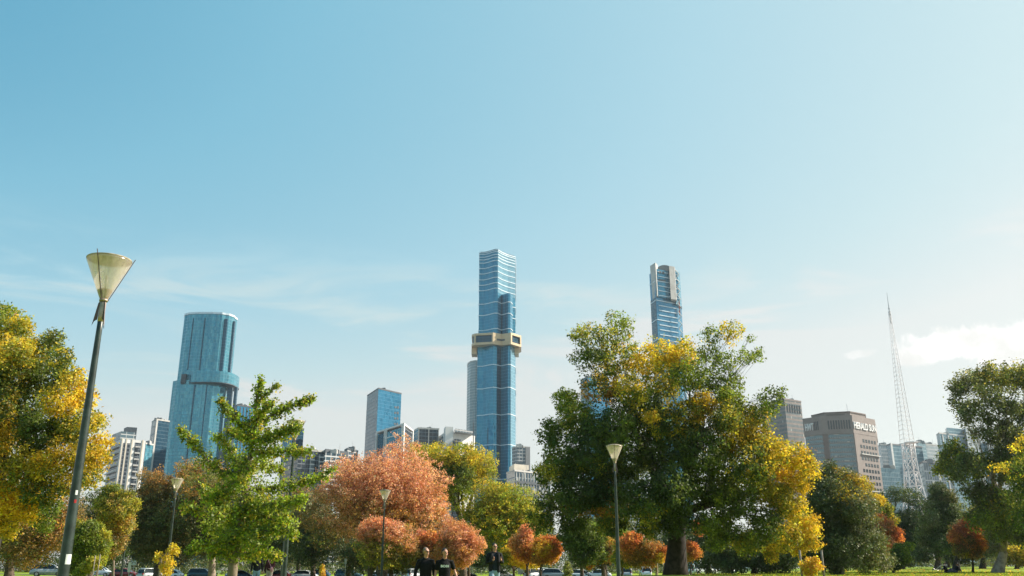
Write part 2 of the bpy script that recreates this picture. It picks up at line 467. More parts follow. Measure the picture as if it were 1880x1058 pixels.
def leaves_mesh(name, C, Nrm, S, col, mt, parent, aspect=.62):
    """one small rhombic face per leaf"""
    n = len(C); rng = RNG
    N = Nrm/np.maximum(np.linalg.norm(Nrm, axis=1, keepdims=True), 1e-6)
    t = rng.normal(size=(n, 3)); A = np.cross(N, t); A /= np.maximum(np.linalg.norm(A, axis=1, keepdims=True), 1e-6)
    B = np.cross(N, A)
    S = S[:, None]*rng.uniform(.55, 1.45, (n, 1))
    V = np.empty((n, 4, 3)); V[:, 0] = C-A*S*.5; V[:, 1] = C+B*S*.5*aspect+A*S*.06; V[:, 2] = C+A*S*.5; V[:, 3] = C-B*S*.5*aspect+A*S*.06
    V = V.reshape(-1, 3)-np.array(wloc(parent))
    me = bpy.data.meshes.new(name); me.vertices.add(4*n); me.loops.add(4*n); me.polygons.add(n)
    me.vertices.foreach_set('co', V.ravel()); me.loops.foreach_set('vertex_index', np.arange(4*n))
    me.polygons.foreach_set('loop_start', np.arange(0, 4*n, 4)); me.polygons.foreach_set('loop_total', np.full(n, 4))
    me.materials.append(mt); me.update(calc_edges=True)
    ca = me.color_attributes.new('leaf_tint', 'FLOAT_COLOR', 'POINT')
    ca.data.foreach_set('color', np.repeat(np.c_[col, np.ones(n)], 4, 0).ravel())
    return link(bpy.data.objects.new(name, me), parent)


def shade_cols(keys, n_leaf_each, jit=.22):
    base = np.array([PAL[k] if isinstance(k, str) else k for k in keys])
    base = base*RNG.uniform(.66, 1.3, (len(base), 1))
    c = np.repeat(base, n_leaf_each, 0)
    c = c*np.exp(RNG.normal(0, jit, (len(c), 1)))*np.exp(RNG.normal(0, .07, (len(c), 3)))
    return np.clip(c, .004, .8)


def limb(mb, a, b, r0, r1, wob=.08, seg=7, n=6, lift=.25):
    a = Vector(a); b = Vector(b); L = (b-a).length
    m = a.lerp(b, .45)+Vector((0, 0, -L*lift*.3))*0+Vector((random.uniform(-1, 1), random.uniform(-1, 1), 0))*L*wob
    pts = []; rs = []
    for i in range(n+1):
        t = i/n; p = a.lerp(m, t).lerp(m.lerp(b, t), t)
        p += Vector((random.uniform(-1, 1), random.uniform(-1, 1), random.uniform(-1, 1)))*L*wob*.18*(0 < i < n)
        p.z += math.sin(math.pi*t)*L*lift*.25
        pts.append(p); rs.append(r0*(1-t)+r1*t)
    mb.tube(pts, rs, seg, True)
    return pts


def tree(name, label, cat, D, trunk, crown, N, leaf, cr=.45, keys='G', tr=.3, forks=None, bark='bark', lm='leaf',
         group=None, depth=None, per=16, sag=0., upn=.3, back=.36, fill=.5, limb_r=.45, twigs=5, base_py=None, seed=1, flare=1.5, jit=.22, lobe=1., thin=None):
    """crown blobs are given as photo pixel column, row, radius (px) and palette keys, at distance D"""
    random.seed(seed)
    tx = trunk[0]; x0 = at(tx, base_py or 1045, D).x; g = gz(x0, D); base = Vector((x0, D, g))
    root = thing(name, label, cat, base, group=group)
    k = mpp(900, D)
    cx = np.mean([c[0] for c in crown]); cy = np.mean([c[1] for c in crown])
    ex = max(max(abs(c[0]-cx)+c[2] for c in crown), 1); ey = max(max(abs(c[1]-cy)+c[2] for c in crown), 1)
    dp = depth if depth is not None else ex*k*.8
    blobs = []; pxy = []
    if per > 8:      # smaller side lobes break the outline
        crown = list(crown)
        for c in list(crown):
            if random.random() < .7:
                an = random.uniform(0, 6.28); l = (c[0]+c[2]*.92*math.cos(an), c[1]+c[2]*.82*math.sin(an), c[2]*random.uniform(.32, .52))
                crown.append(l+tuple(c[3:]) if len(c) > 3 else l)
    for c in crown:
        q = min(1., math.hypot((c[0]-cx)/ex, (c[1]-cy)/ey)); kk = c[3] if len(c) > 3 else keys
        dd = math.sqrt(max(0, 1-q*q))*dp*random.uniform(.35, .95)
        r = c[2]*mpp(c[1], D)
        fr = c[4] if len(c) > 4 else -dd
        p = at(c[0], c[1], D+fr); blobs.append((p, r*lobe, kk, 1.)); pxy.append(c)
        if back > 0 and dd > r*.5 and len(c) <= 4:
            p2 = at(c[0]+random.uniform(-.2, .2)*c[2], c[1]+random.uniform(-.1, .3)*c[2], D+dd); blobs.append((p2, r*.92*lobe, kk, back)); pxy.append(c)
    w = np.array([b[1]**2*b[3] for b in blobs])
    if thin: w *= np.array([thin(c[0], c[1]) for c in pxy])
    w /= w.sum()
    cc = []; nn = []; ks = []; lo = []
    ncl = N/per
    for (p, r, kk, _), wi in zip(blobs, w):
        m = max(3, int(ncl*wi)); d = RNG.normal(size=(m, 3)); d /= np.linalg.norm(d, axis=1, keepdims=True)
        ph = RNG.uniform(0, 6.28, 6)
        wav = 1+.13*np.sin(d[:, 0]*5+ph[0])+.13*np.sin(d[:, 1]*6+ph[1]+d[:, 2]*3)+.1*np.sin(d[:, 2]*7+ph[2])
        rad = r*wav*(fill+(1-fill)*RNG.uniform(0, 1, m)**.6)
        pos = np.array(p)+d*rad[:, None]*np.array([1, 1, .88])
        pos[:, 2] -= sag*RNG.uniform(0, 1, m)**2
        cc.append(pos); nn.append(d); lo.append(d[:, 2])
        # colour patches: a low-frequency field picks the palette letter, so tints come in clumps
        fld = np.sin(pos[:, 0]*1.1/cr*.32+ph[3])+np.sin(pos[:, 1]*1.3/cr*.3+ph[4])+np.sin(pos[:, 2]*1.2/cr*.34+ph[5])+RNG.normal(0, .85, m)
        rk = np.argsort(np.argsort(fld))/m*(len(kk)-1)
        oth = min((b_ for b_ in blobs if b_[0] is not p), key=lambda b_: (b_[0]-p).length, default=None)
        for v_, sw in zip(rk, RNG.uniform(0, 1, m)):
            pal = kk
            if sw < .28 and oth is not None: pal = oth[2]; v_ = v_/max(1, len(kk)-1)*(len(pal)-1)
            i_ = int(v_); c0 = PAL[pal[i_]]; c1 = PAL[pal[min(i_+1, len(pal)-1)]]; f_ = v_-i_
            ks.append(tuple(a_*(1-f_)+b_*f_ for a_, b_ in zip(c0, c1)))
    CC = np.concatenate(cc); DN = np.concatenate(nn); m = len(CC)
    cols = shade_cols(ks, per, jit)
    P = np.repeat(CC, per, 0)+RNG.normal(size=(m*per, 3))*cr*.5*np.array([1, 1, .75])
    Nn = np.repeat(DN, per, 0)*.55+RNG.normal(size=(m*per, 3))*.75+np.array([0, 0, upn])
    gg = gz_np(P[:, 0], P[:, 1]); P[:, 2] = np.maximum(P[:, 2], gg+leaf*.4)
    leaves_mesh('crown', P, Nn, np.full(m*per, leaf), cols, M[lm], root)
    # wood
    mb = MB()
    fk = forks or trunk[1]
    fp = at(fk[0], fk[1], D) if isinstance(fk, tuple) else at(tx, fk, D)
    n = 7; pts = []; rs = []
    for i in range(n+1):
        t = i/n; p = base.lerp(fp, t)+Vector((math.sin(t*3)*.06, math.cos(t*4)*.05, 0))*(fp-base).length*.15
        if i == 0: p.z -= .3
        pts.append(p); rs.append(tr*(1+(flare-1)*math.exp(-t*9))*(1-.35*t))
    mb.tube(pts, rs, 12)
    nb = len(blobs); K = max(1, min(8, nb//4)); B = [b_[0] for b_ in blobs]; rnd = random.Random(seed+7)
    cen = [Vector(B[(j*nb)//K]) for j in range(K)]
    for _ in range(8):
        asg = [min(range(K), key=lambda j: (cen[j]-p).length) for p in B]
        for j in range(K):
            g_ = [p for p, a_ in zip(B, asg) if a_ == j]
            if g_: cen[j] = sum(g_, Vector())/len(g_)
    mains = []
    for j in range(K):
        e = fp.lerp(cen[j], .62 if K > 1 else .3); mains.append(limb(mb, fp-(fp-base)*rnd.uniform(0., .16), e, tr*.46, tr*.26, wob=.1, lift=.3, seg=9, n=7))
    for i, (p, r, kk, f) in enumerate(blobs):
        if f < 1. and i % 2: continue
        mj = mains[asg[i]]; st = mj[rnd.choice((4, 5, 6, 7)) if len(mj) > 7 else -1]
        rr = min(tr*.22, max(tr*.2*min(1, r/(ex*k*.4)), leaf*.12))
        lp = limb(mb, st, p, rr, rr*.3, wob=.14, lift=.25)
        for t_ in range(twigs if f == 1. else 1):
            e = p+Vector([random.gauss(0, 1) for _ in range(3)]).normalized()*r*.85
            limb(mb, lp[random.randint(3, 6)], e, rr*.32, rr*.07, n=4, seg=5)
    rel(mb, 'trunk', M[bark], root, True)
    return root

# ------------------------------------------------------------------ buildings
def fx(px, py, D):
    p = at(px, py, D); return (p.x, p.y)
def zt(px, py, D): return at(px, py, D).z
def lerp2(a, b, t): return (a[0]+(b[0]-a[0])*t, a[1]+(b[1]-a[1])*t)


def building(name, label, fp, group=None, cat='building'):
    cx = sum(p[0] for p in fp)/len(fp); cy = sum(p[1] for p in fp)/len(fp)
    return thing(name, label, cat, (cx, cy, 0), group=group)


def shaft(root, name, fp, z0, z1, m, roof='roof_grey', **kw):
    return rel(MB().prism(fp, z0, z1, 0, 1, **kw), name, [M[m] if isinstance(m, str) else m, M[roof]], root)


def offset(fp, d):
    """push a closed footprint outwards from its centre line by d metres"""
    n = len(fp); area = sum(fp[i][0]*fp[(i+1) % n][1]-fp[(i+1) % n][0]*fp[i][1] for i in range(n)); s = 1 if area > 0 else -1
    out = []
    for i in range(n):
        a = Vector(fp[i-1]); b = Vector(fp[i]); c = Vector(fp[(i+1) % n])
        n1 = Vector(((b-a).y, -(b-a).x)).normalized()*s; n2 = Vector(((c-b).y, -(c-b).x)).normalized()*s
        m = (n1+n2); m = m.normalized()/max(.5, m.normalized().dot(n1)) if m.length > 1e-6 else n1
        out.append((b.x+m.x*d, b.y+m.y*d))
    return out


def box_on_face(root, name, a, b, t0, t1, z0, z1, m, proud=.3, deep=.3):
    """a slab on the wall running from a to b (plan), from fraction t0 to t1, between two heights"""
    p = Vector(lerp2(a, b, t0)); q = Vector(lerp2(a, b, t1)); d = (q-p).normalized(); nrm = Vector((d.y, -d.x))
    if nrm.dot(Vector((0, 0))-p) < 0: nrm = -nrm
    fp = [tuple(p+nrm*proud), tuple(q+nrm*proud), tuple(q-nrm*deep), tuple(p-nrm*deep)]
    return rel(MB().prism(fp, z0, z1), name, M[m] if isinstance(m, str) else m, root)


def quadfp(A, B, C): return [A, B, C, (A[0]+C[0]-B[0], A[1]+C[1]-B[1])]


FG = {}
FG['teal'] = facade('teal_curtain_glass', (.125, .400, .485), (.06, .17, .22), 1.5, 3.4, .12, (.040, .200, .29), .62, .08, .6, streak=(.30, .010))  # tone streaks down the columns stand in for uneven sky reflections
FG['teal_dark'] = facade('dark_teal_glass', (.022, .085, .14), (.04, .10, .14), 1.5, 3.4, .10, (.012, .05, .085), .35, .12, .5)
FG['azure'] = facade('azure_curtain_glass', (.032, .275, .415), (.05, .20, .30), 1.5, 3.3, .08, (.013, .150, .26), .5, .10, .5, streak=(.25, .02))
FG['azure_pale'] = facade('sky_sheen_tint_glass', (.20, .40, .50), (.16, .36, .46), 1.5, 3.3, .07, (.12, .30, .41), .6, .10, .4)  # azure lightened to paint in the bright sky's reflection
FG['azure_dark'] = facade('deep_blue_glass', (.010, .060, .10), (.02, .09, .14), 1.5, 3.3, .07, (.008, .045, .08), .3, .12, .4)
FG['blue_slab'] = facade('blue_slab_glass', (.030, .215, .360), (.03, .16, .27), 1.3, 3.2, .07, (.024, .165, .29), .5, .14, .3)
FG['blue_slab_dark'] = facade('blue_slab_shaded_face', (.012, .06, .105), (.02, .085, .13), 1.3, 3.2, .08, (.008, .04, .07), .3, .14, .5)  # darker copy of the slab glass, face shade put into its colour
FG['grey_grid'] = facade('grey_gridded_wall', (.10, .14, .17), (.34, .35, .35), 3.2, 3.1, .30, (.03, .05, .07), .2, .2, .8, .8)
FG['white_grid'] = facade('white_gridded_wall', (.07, .12, .15), (.62, .62, .60), 4.0, 3.2, .28, (.03, .05, .07), .2, .2, .8, .8)
FG['dark_grid'] = facade('dark_gridded_wall', (.035, .05, .065), (.13, .15, .17), 3.0, 3.1, .22, (.015, .02, .03), .2, .2, .8, .7, warm=.06)
FG['balcony'] = facade('balcony_glass', (.10, .16, .19), (.45, .46, .45), 6.0, 3.1, .26, (.03, .05, .06), .2, .25, .9, .8)
FG['grey_curve'] = facade('pale_grey_curtain', (.27, .32, .34), (.36, .39, .40), 1.6, 3.2, .14, (.21, .26, .28), .3, .25, .3)
FG['brown_grid'] = facade('brown_granite_grid', (.16, .20, .21), (.22, .185, .165), 1.9, 3.7, .46, (.09, .12, .13), .3, .2, .6, .8, warm=.05)
FG['brown_glass'] = facade('granite_and_glass_bands', (.15, .22, .24), (.225, .185, .165), 1.75, 3.7, .40, (.10, .15, .17), .35, .18, .6, .8, warm=.07)
FG['hazy_glass'] = facade('haze_tinted_office_glass', (.11, .22, .27), (.17, .27, .31), 1.8, 3.6, .22, (.08, .17, .22), .3, .2, .4)  # bluish distance haze mixed into glass and frame colours
FG['hazy_pale'] = facade('haze_tinted_office_wall', (.26, .33, .36), (.42, .45, .46), 2.2, 3.6, .34, (.18, .25, .28), .25, .3, .5, .8)  # wall and panes paled by haze put into their colour
FG['slate'] = facade('slate_office_glass', (.07, .11, .14), (.15, .19, .21), 2.6, 7.2, .12, (.05, .08, .10), .3, .2, .6, warm=.1)
for k in ('brown_grid',): M[k] = FG[k]
M['granite'] = mat('brown_granite', (.225, .185, .165), .7, var=.08, scale=.3)
M['granite_dark'] = mat('dark_granite', (.15, .11, .095), .7, var=.08, scale=.3)
M['window_dark'] = mat('dark_window', (.035, .05, .06), .15, .2, var=.2, scale=.4)

# --- curved teal glass tower on the left
def curved_tower():
    D = 880
    def oval(pxl, pxr, py, depth, n=36, scal=.0, Doff=0.):
        a = fx(pxl, py, D+depth*.45); b = fx(pxr, py, D+depth*.45); cx = (a[0]+b[0])/2; rx = (b[0]-a[0])/2; cy = D+depth/2+Doff
        pts = []
        for i in range(n):
            th = 2*math.pi*i/n; k = 1+scal*(1 if i % 2 else -1)
            c, s = math.cos(th), math.sin(th); e = .72
            pts.append((cx+rx*k*math.copysign(abs(c)**e, c), cy+depth/2*k*math.copysign(abs(s)**e, s)))
        return pts
    up = oval(342, 432, 578, 38, 32, .016); zc1 = zt(385, 674, D); zc0 = zt(385, 694, D); z1 = zt(385, 574, D)
    lo = oval(322, 420, 690, 44, 32, .014)
    r = building('glass_tower', 'curved teal glass tower with a projecting collar two thirds up, left of the skyline', up)
    shaft(r, 'lower_shaft', lo, 0, zc0-2, FG['teal'])
    shaft(r, 'upper_shaft', up, zc0-2.5, [z1]*32, FG['teal'])
    pp = offset(up, .5); rel(MB().prism(pp, z1-1.4, z1+.6), 'parapet', M['band_white'], r)
    # collar: starts flush on the left, steps out to the right
    col = oval(354, 438, 684, 50, 40, 0., -5)
    col = [p for p in col]
    rel(MB().prism(col, zc0-5, zc1-5), 'collar', FG['teal'], r)
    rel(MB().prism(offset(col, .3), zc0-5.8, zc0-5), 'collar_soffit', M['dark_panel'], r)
    # vertical strips of dark glass up the front
    for px, w in ((407, 9), (418, 5), (350, 2), (372, 2)):
        for (pya, pyb, z_a, z_b, Dd, nm) in ((578, 672, zc1-3, z1-6, D, up), (694, 860, 20, zc0-7, D, lo)):
            a = fx(px, (pya+pyb)/2, Dd)[0]; ww = w*.55
            # find the front surface depth at this column
            cand = [p for p in nm if p[1] < D+22]; y = min(cand, key=lambda p: abs(p[0]-a))[1]
            rel(MB().prism([(a-ww/2, y-.6), (a+ww/2, y-.6), (a+ww/2, y+3), (a-ww/2, y+3)], z_a, z_b), 'dark_glass_strip', FG['teal_dark'], r)
    for px in (328, 331, 334, 356):
        a = fx(px+8, 680, D)[0]; y = min([p for p in lo if p[1] < D+22], key=lambda p: abs(p[0]-a))[1]
        rel(MB().prism([(a-.9, y-2.0), (a+.9, y-2.0), (a+.9, y+6), (a-.9, y+6)], zc0-6, zc0+4), 'vent_grille', M['dark_panel'], r)
    pod = building('podium_building', 'low pale grey rooftop block at the foot of the curved teal tower', [fx(395, 840, 820)])
    fp = quadfp(fx(378, 840, 840), fx(392, 845, 810), fx(440, 845, 830)); shaft(pod, 'body', fp, 0, zt(405, 843, 820), FG['white_grid'])
    fp = quadfp(fx(402, 830, 840), fx(408, 830, 822), fx(428, 830, 835)); shaft(pod, 'plant_room', fp, 0, zt(412, 826, 825), 'dark_panel')
curved_tower()

# --- cream apartment tower with stacked balconies
def cream_tower():
    A, B, C = fx(206, 790, 735), fx(224, 805, 700), fx(268, 808, 712); fp = quadfp(A, B, C)
    r = building('apartment_tower', 'cream and white apartment tower with dark stacked balconies behind the yellow tree on the left', fp)
    z1 = zt(224, 806, 700); shaft(r, 'body', fp, 0, z1, 'white_paint')
    f2 = quadfp(fx(207, 790, 732), fx(222, 796, 712), fx(250, 793, 720)); shaft(r, 'setback_storeys', f2, z1-1, zt(222, 792, 712), FG['balcony'])
    f3 = quadfp(fx(228, 785, 730), fx(233, 785, 722), fx(252, 785, 726)); shaft(r, 'plant_room', f3, z1, zt(235, 784, 722), 'dark_panel')
    n = 19; h = (z1-4)/n
    for t0, t1 in ((.08, .16), (.24, .36)):
        box_on_face(r, 'window_strip', B, C, t0, t1, 6, z1-3, FG['dark_grid'], .15)
    box_on_face(r, 'window_strip', B, C, .56, .80, 6, z1-2, FG['dark_grid'], .15)
    box_on_face(r, 'window_strip', A, B, .1, .9, 6, z1-2, FG['dark_grid'], .15)
    for i in range(6, n):
        z = i*h+3
        box_on_face(r, 'balcony', B, C, .58, .78, z, z+1.1, 'concrete', 1.6, -.16)
        box_on_face(r, 'balcony', A, B, .05, .95, z, z+1.1, 'concrete', 1.8, -.16)
    for t in (.03, .20, .44, .88): box_on_face(r, 'pier', B, C, t-.025, t+.025, 2, z1+.6, 'cream', .5, -.01)
cream_tower()


def simple(name, label, A, B, C, ztop, mL, mR, extra=None, parapet=None, group=None):
    """a rectangular block seen on its corner B: left face A-B, right face B-C"""
    fp = quadfp(A, B, C); r = building(name, label, fp, group)
    shaft(r, 'body', fp, 0, ztop, mR)
    if mL is not mR: box_on_face(r, 'side_wall', A, B, .0, 1., .5, ztop-.3, mL, .12, -.02)
    rr = random.Random(int(abs(B[0])*7)); n_ = rr.randint(2, 4); Cc = ((A[0]+C[0])/2, (A[1]+C[1])/2)
    for i in range(n_):
        t1, t2 = rr.uniform(.2, .75), rr.uniform(.1, .5); p_ = lerp2(lerp2(B, C, t1), A, t2*.6); w_ = rr.uniform(2, 5)
        mb = MB(); mb.box((p_[0], p_[1], ztop+w_*.25), (w_, w_*.8, w_*.5+.6)); mb.box((p_[0]+w_*.2, p_[1]-.2, ztop+w_*.6), (w_*.4, w_*.4, .8)); rel(mb, 'roof_unit', M['concrete' if i % 2 else 'roof_grey'], r)
    p_ = lerp2(B, C, rr.uniform(.3, .7)); rel(MB().tube([(p_[0], p_[1]+4, ztop), (p_[0], p_[1]+4, ztop+rr.uniform(4, 8))], .12, 5), 'aerial', M['mast_steel'], r)
    if parapet: rel(MB().prism(offset(fp, .25), ztop-.2, ztop+1.1), 'parapet', M[parapet], r)
    return r, fp


r, fp = simple('office_tower', 'slim slate office tower with a pale crown just left of the curved glass tower', fx(279, 776, 815), fx(287, 770, 800), fx(312, 770, 812), zt(287, 771, 800), FG['slate'], FG['teal_dark'], parapet='concrete')
box_on_face(r, 'pale_fin', fp[1], fp[2], 0, .12, 0, zt(287, 771, 800)+1, 'concrete', .6, -.1)
simple('office_block', 'small blue glass office block just right of the cream apartment tower', fx(264, 826, 780), fx(268, 815, 770), fx(282, 815, 780), zt(268, 815, 770), FG['balcony'], FG['teal'], parapet='concrete')
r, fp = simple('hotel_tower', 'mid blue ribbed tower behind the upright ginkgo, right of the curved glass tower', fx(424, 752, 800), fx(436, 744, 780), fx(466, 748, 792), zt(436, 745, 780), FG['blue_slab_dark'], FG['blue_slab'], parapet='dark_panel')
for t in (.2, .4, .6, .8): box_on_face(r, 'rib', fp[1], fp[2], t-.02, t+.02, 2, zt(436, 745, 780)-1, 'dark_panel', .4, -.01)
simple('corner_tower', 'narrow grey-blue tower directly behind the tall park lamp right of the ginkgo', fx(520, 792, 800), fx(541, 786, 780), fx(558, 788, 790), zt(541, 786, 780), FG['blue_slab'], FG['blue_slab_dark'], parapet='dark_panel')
# apartment blocks behind the ginkgo's right side
r, fp = simple('apartment_block', 'dark low apartment block with a grey roof right of the ginkgo', fx(520, 830, 640), fx(548, 826, 615), fx(595, 830, 628), zt(548, 826, 615), FG['dark_grid'], FG['dark_grid'], parapet='concrete')
box_on_face(r, 'balcony_stack', fp[1], fp[2], .45, .62, 0, zt(548, 826, 615)-2, FG['balcony'], 1.2, -.05)
box_on_face(r, 'balcony_stack', fp[1], fp[2], .8, .97, 0, zt(548, 826, 615)-2, FG['white_grid'], 1.2, -.05)
r, fp = simple('apartment_block', 'apartment block with a white gridded front and dark top floor left of the pink tree', fx(588, 832, 640), fx(597, 831, 618), fx(634, 836, 628), zt(597, 831, 618), FG['white_grid'], FG['white_grid'])
fp2 = quadfp(fx(590, 822, 645), fx(598, 823, 622), fx(640, 828, 640)); shaft(r, 'top_floor', fp2, zt(597, 832, 618)-1, zt(598, 824, 622), 'dark_panel')
simple('apartment_block', 'dark charcoal flank of an apartment building touching the pink tree on its left', fx(633, 824, 655), fx(638, 824, 645), fx(657, 832, 660), zt(638, 825, 645), FG['dark_grid'], FG['grey_grid'], parapet='dark_panel')

# --- plain dark blue slab
A, B, C = fx(675, 715, 800), fx(695, 713, 765), fx(737, 722, 790); z1 = zt(695, 714, 765)
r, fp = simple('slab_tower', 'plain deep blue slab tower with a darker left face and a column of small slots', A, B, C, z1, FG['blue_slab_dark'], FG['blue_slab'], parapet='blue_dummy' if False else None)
rel(MB().prism(offset(fp, .2), z1-.3, z1+1.), 'parapet', M['dark_panel'], r)
for i in range(11):
    z = z1-14-i*5.0
    box_on_face(r, 'slot', B, C, .72, .80, z, z+1.6, 'dark_panel', .25, -.05)
    box_on_face(r, 'slot', B, C, .84, .90, z, z+2.2, 'dark_panel', .25, -.05)

# --- apartment block with white frame in front of the slab
A, B, C = fx(693, 780, 700), fx(741, 776, 655), fx(758, 778, 690); z1 = zt(741, 777, 655)
fp = quadfp(A, B, C); r = building('apartment_block', 'green-glass apartment block with white frames in front of the blue slab tower', fp)
shaft(r, 'body', fp, 0, z1-3, FG['balcony'])
rel(MB().prism(offset(fp, .6), z1-1.2, z1), 'roof_frame', M['white_paint'], r)
box_on_face(r, 'window_wall', A, B, .04, .26, 2, z1-3, FG['teal_dark'], .3, -.02)
box_on_face(r, 'window_wall', A, B, .42, .93, 2, z1-3, FG['teal'], .3, -.02)
box_on_face(r, 'window_wall', B, C, .1, .9, 2, z1-3, FG['dark_grid'], .3, -.02)
for t in (0.015, .33, .40, .985): box_on_face(r, 'white_fin', A, B, t-.012, t+.012, 1, z1, 'white_paint', 1.0, -.02)
for i in range(8): box_on_face(r, 'floor_line', A, B, .42, .93, z1-8-i*9, z1-7.2-i*9, 'white_paint', .7, -.31)
box_on_face(r, 'corner_fin', B, C, -.03, .05, 1, z1, 'white_paint', .8, -.02); box_on_face(r, 'corner_fin', B, C, .95, 1.02, 1, z1, 'white_paint', .8, -.02)

# --- dark block, white block with a charcoal corner
A, B, C = fx(757, 792, 720), fx(768, 790, 700), fx(806, 786, 705); z1 = zt(790, 788, 702)
r, fp = simple('apartment_block', 'dark apartment block with slatted corner between the white-framed block and the white stepped block', A, B, C, z1, FG['balcony'], FG['dark_grid'], parapet='concrete')
for t in (.02, .5, .97): box_on_face(r, 'pale_column', fp[1], fp[2], t-.02, t+.02, 1, z1+.5, 'concrete', .6, -.02)
A, B, C = fx(798, 800, 730), fx(818, 783, 690), fx(872, 798, 712); z1 = zt(818, 784, 690)
fp = quadfp(A, B, C); r = building('apartment_block', 'white stepped apartment block left of the central skyscraper with a charcoal corner', fp)
shaft(r, 'body', fp, 0, z1-4, 'white_paint')
box_on_face(r, 'window_wall', A, B, .1, .8, 4, z1-6, FG['balcony'], .3, -.02)
shaft(r, 'lift_core', quadfp(fx(815, 783, 700), fx(818, 783, 688), fx(832, 785, 690)), 0, z1, 'white_paint')
rel(MB().prism(quadfp(fx(832, 790, 705), fx(836, 790, 688), fx(868, 798, 702)), z1-3.9, z1-1.6), 'penthouse', FG['grey_grid'], r)
rel(MB().prism(quadfp(fx(832, 806, 700), fx(834, 806, 684), fx(846, 806, 687)), 0, zt(834, 806, 684)), 'charcoal_corner', FG['dark_grid'], r)
for i in range(7): box_on_face(r, 'window', B, C, .62, .72, z1-14-i*6, z1-11.4-i*6, 'window_dark', .2, -.05)
for i in range(7): box_on_face(r, 'window', B, C, .84, .94, z1-14-i*6, z1-11.4-i*6, 'window_dark', .2, -.05)

# --- pale grey curved tower behind
pts = [fx(858, 664, 990), fx(859, 664, 975), fx(864, 664, 965), fx(873, 664, 960), fx(890, 664, 962), fx(900, 664, 990)]
r = building('office_tower', 'pale grey rounded tower standing right behind the central skyscraper on its left', pts)
shaft(r, 'body', pts, 0, zt(866, 664, 962), FG['grey_curve']); rel(MB().prism(offset(pts, .3), zt(866, 664, 962), zt(866, 664, 962)+1.2), 'parapet', M['concrete'], r)
# construction mast standing against the pale tower
r = thing('radio_mast', 'thin dark lattice mast in front of the pale grey rounded tower', 'mast', (*fx(869, 800, 660), 0))
x, y = fx(869, 800, 660); zz = zt(869, 757, 660)
mb = MB(); 
for dx, dy in ((-.5, 0), (.5, 0), (0, .8)): mb.tube([(x+dx, y+dy, 0), (x+dx*.4, y+dy*.4, zz-8)], .12, 5)
for i in range(26): z = i*(zz-8)/26; s = 1-.6*i/26; mb.tube([(x-.5*s, y, z), (x+.5*s, y, z+2.4)], .07, 4); mb.tube([(x+.5*s, y, z), (x, y+.8*s, z+2.4)], .07, 4)
rel(mb, 'lattice', M['dark_panel'], r); rel(MB().tube([(x, y, zz-8), (x, y, zz)], .1, 5), 'aerial', M['dark_panel'], r)

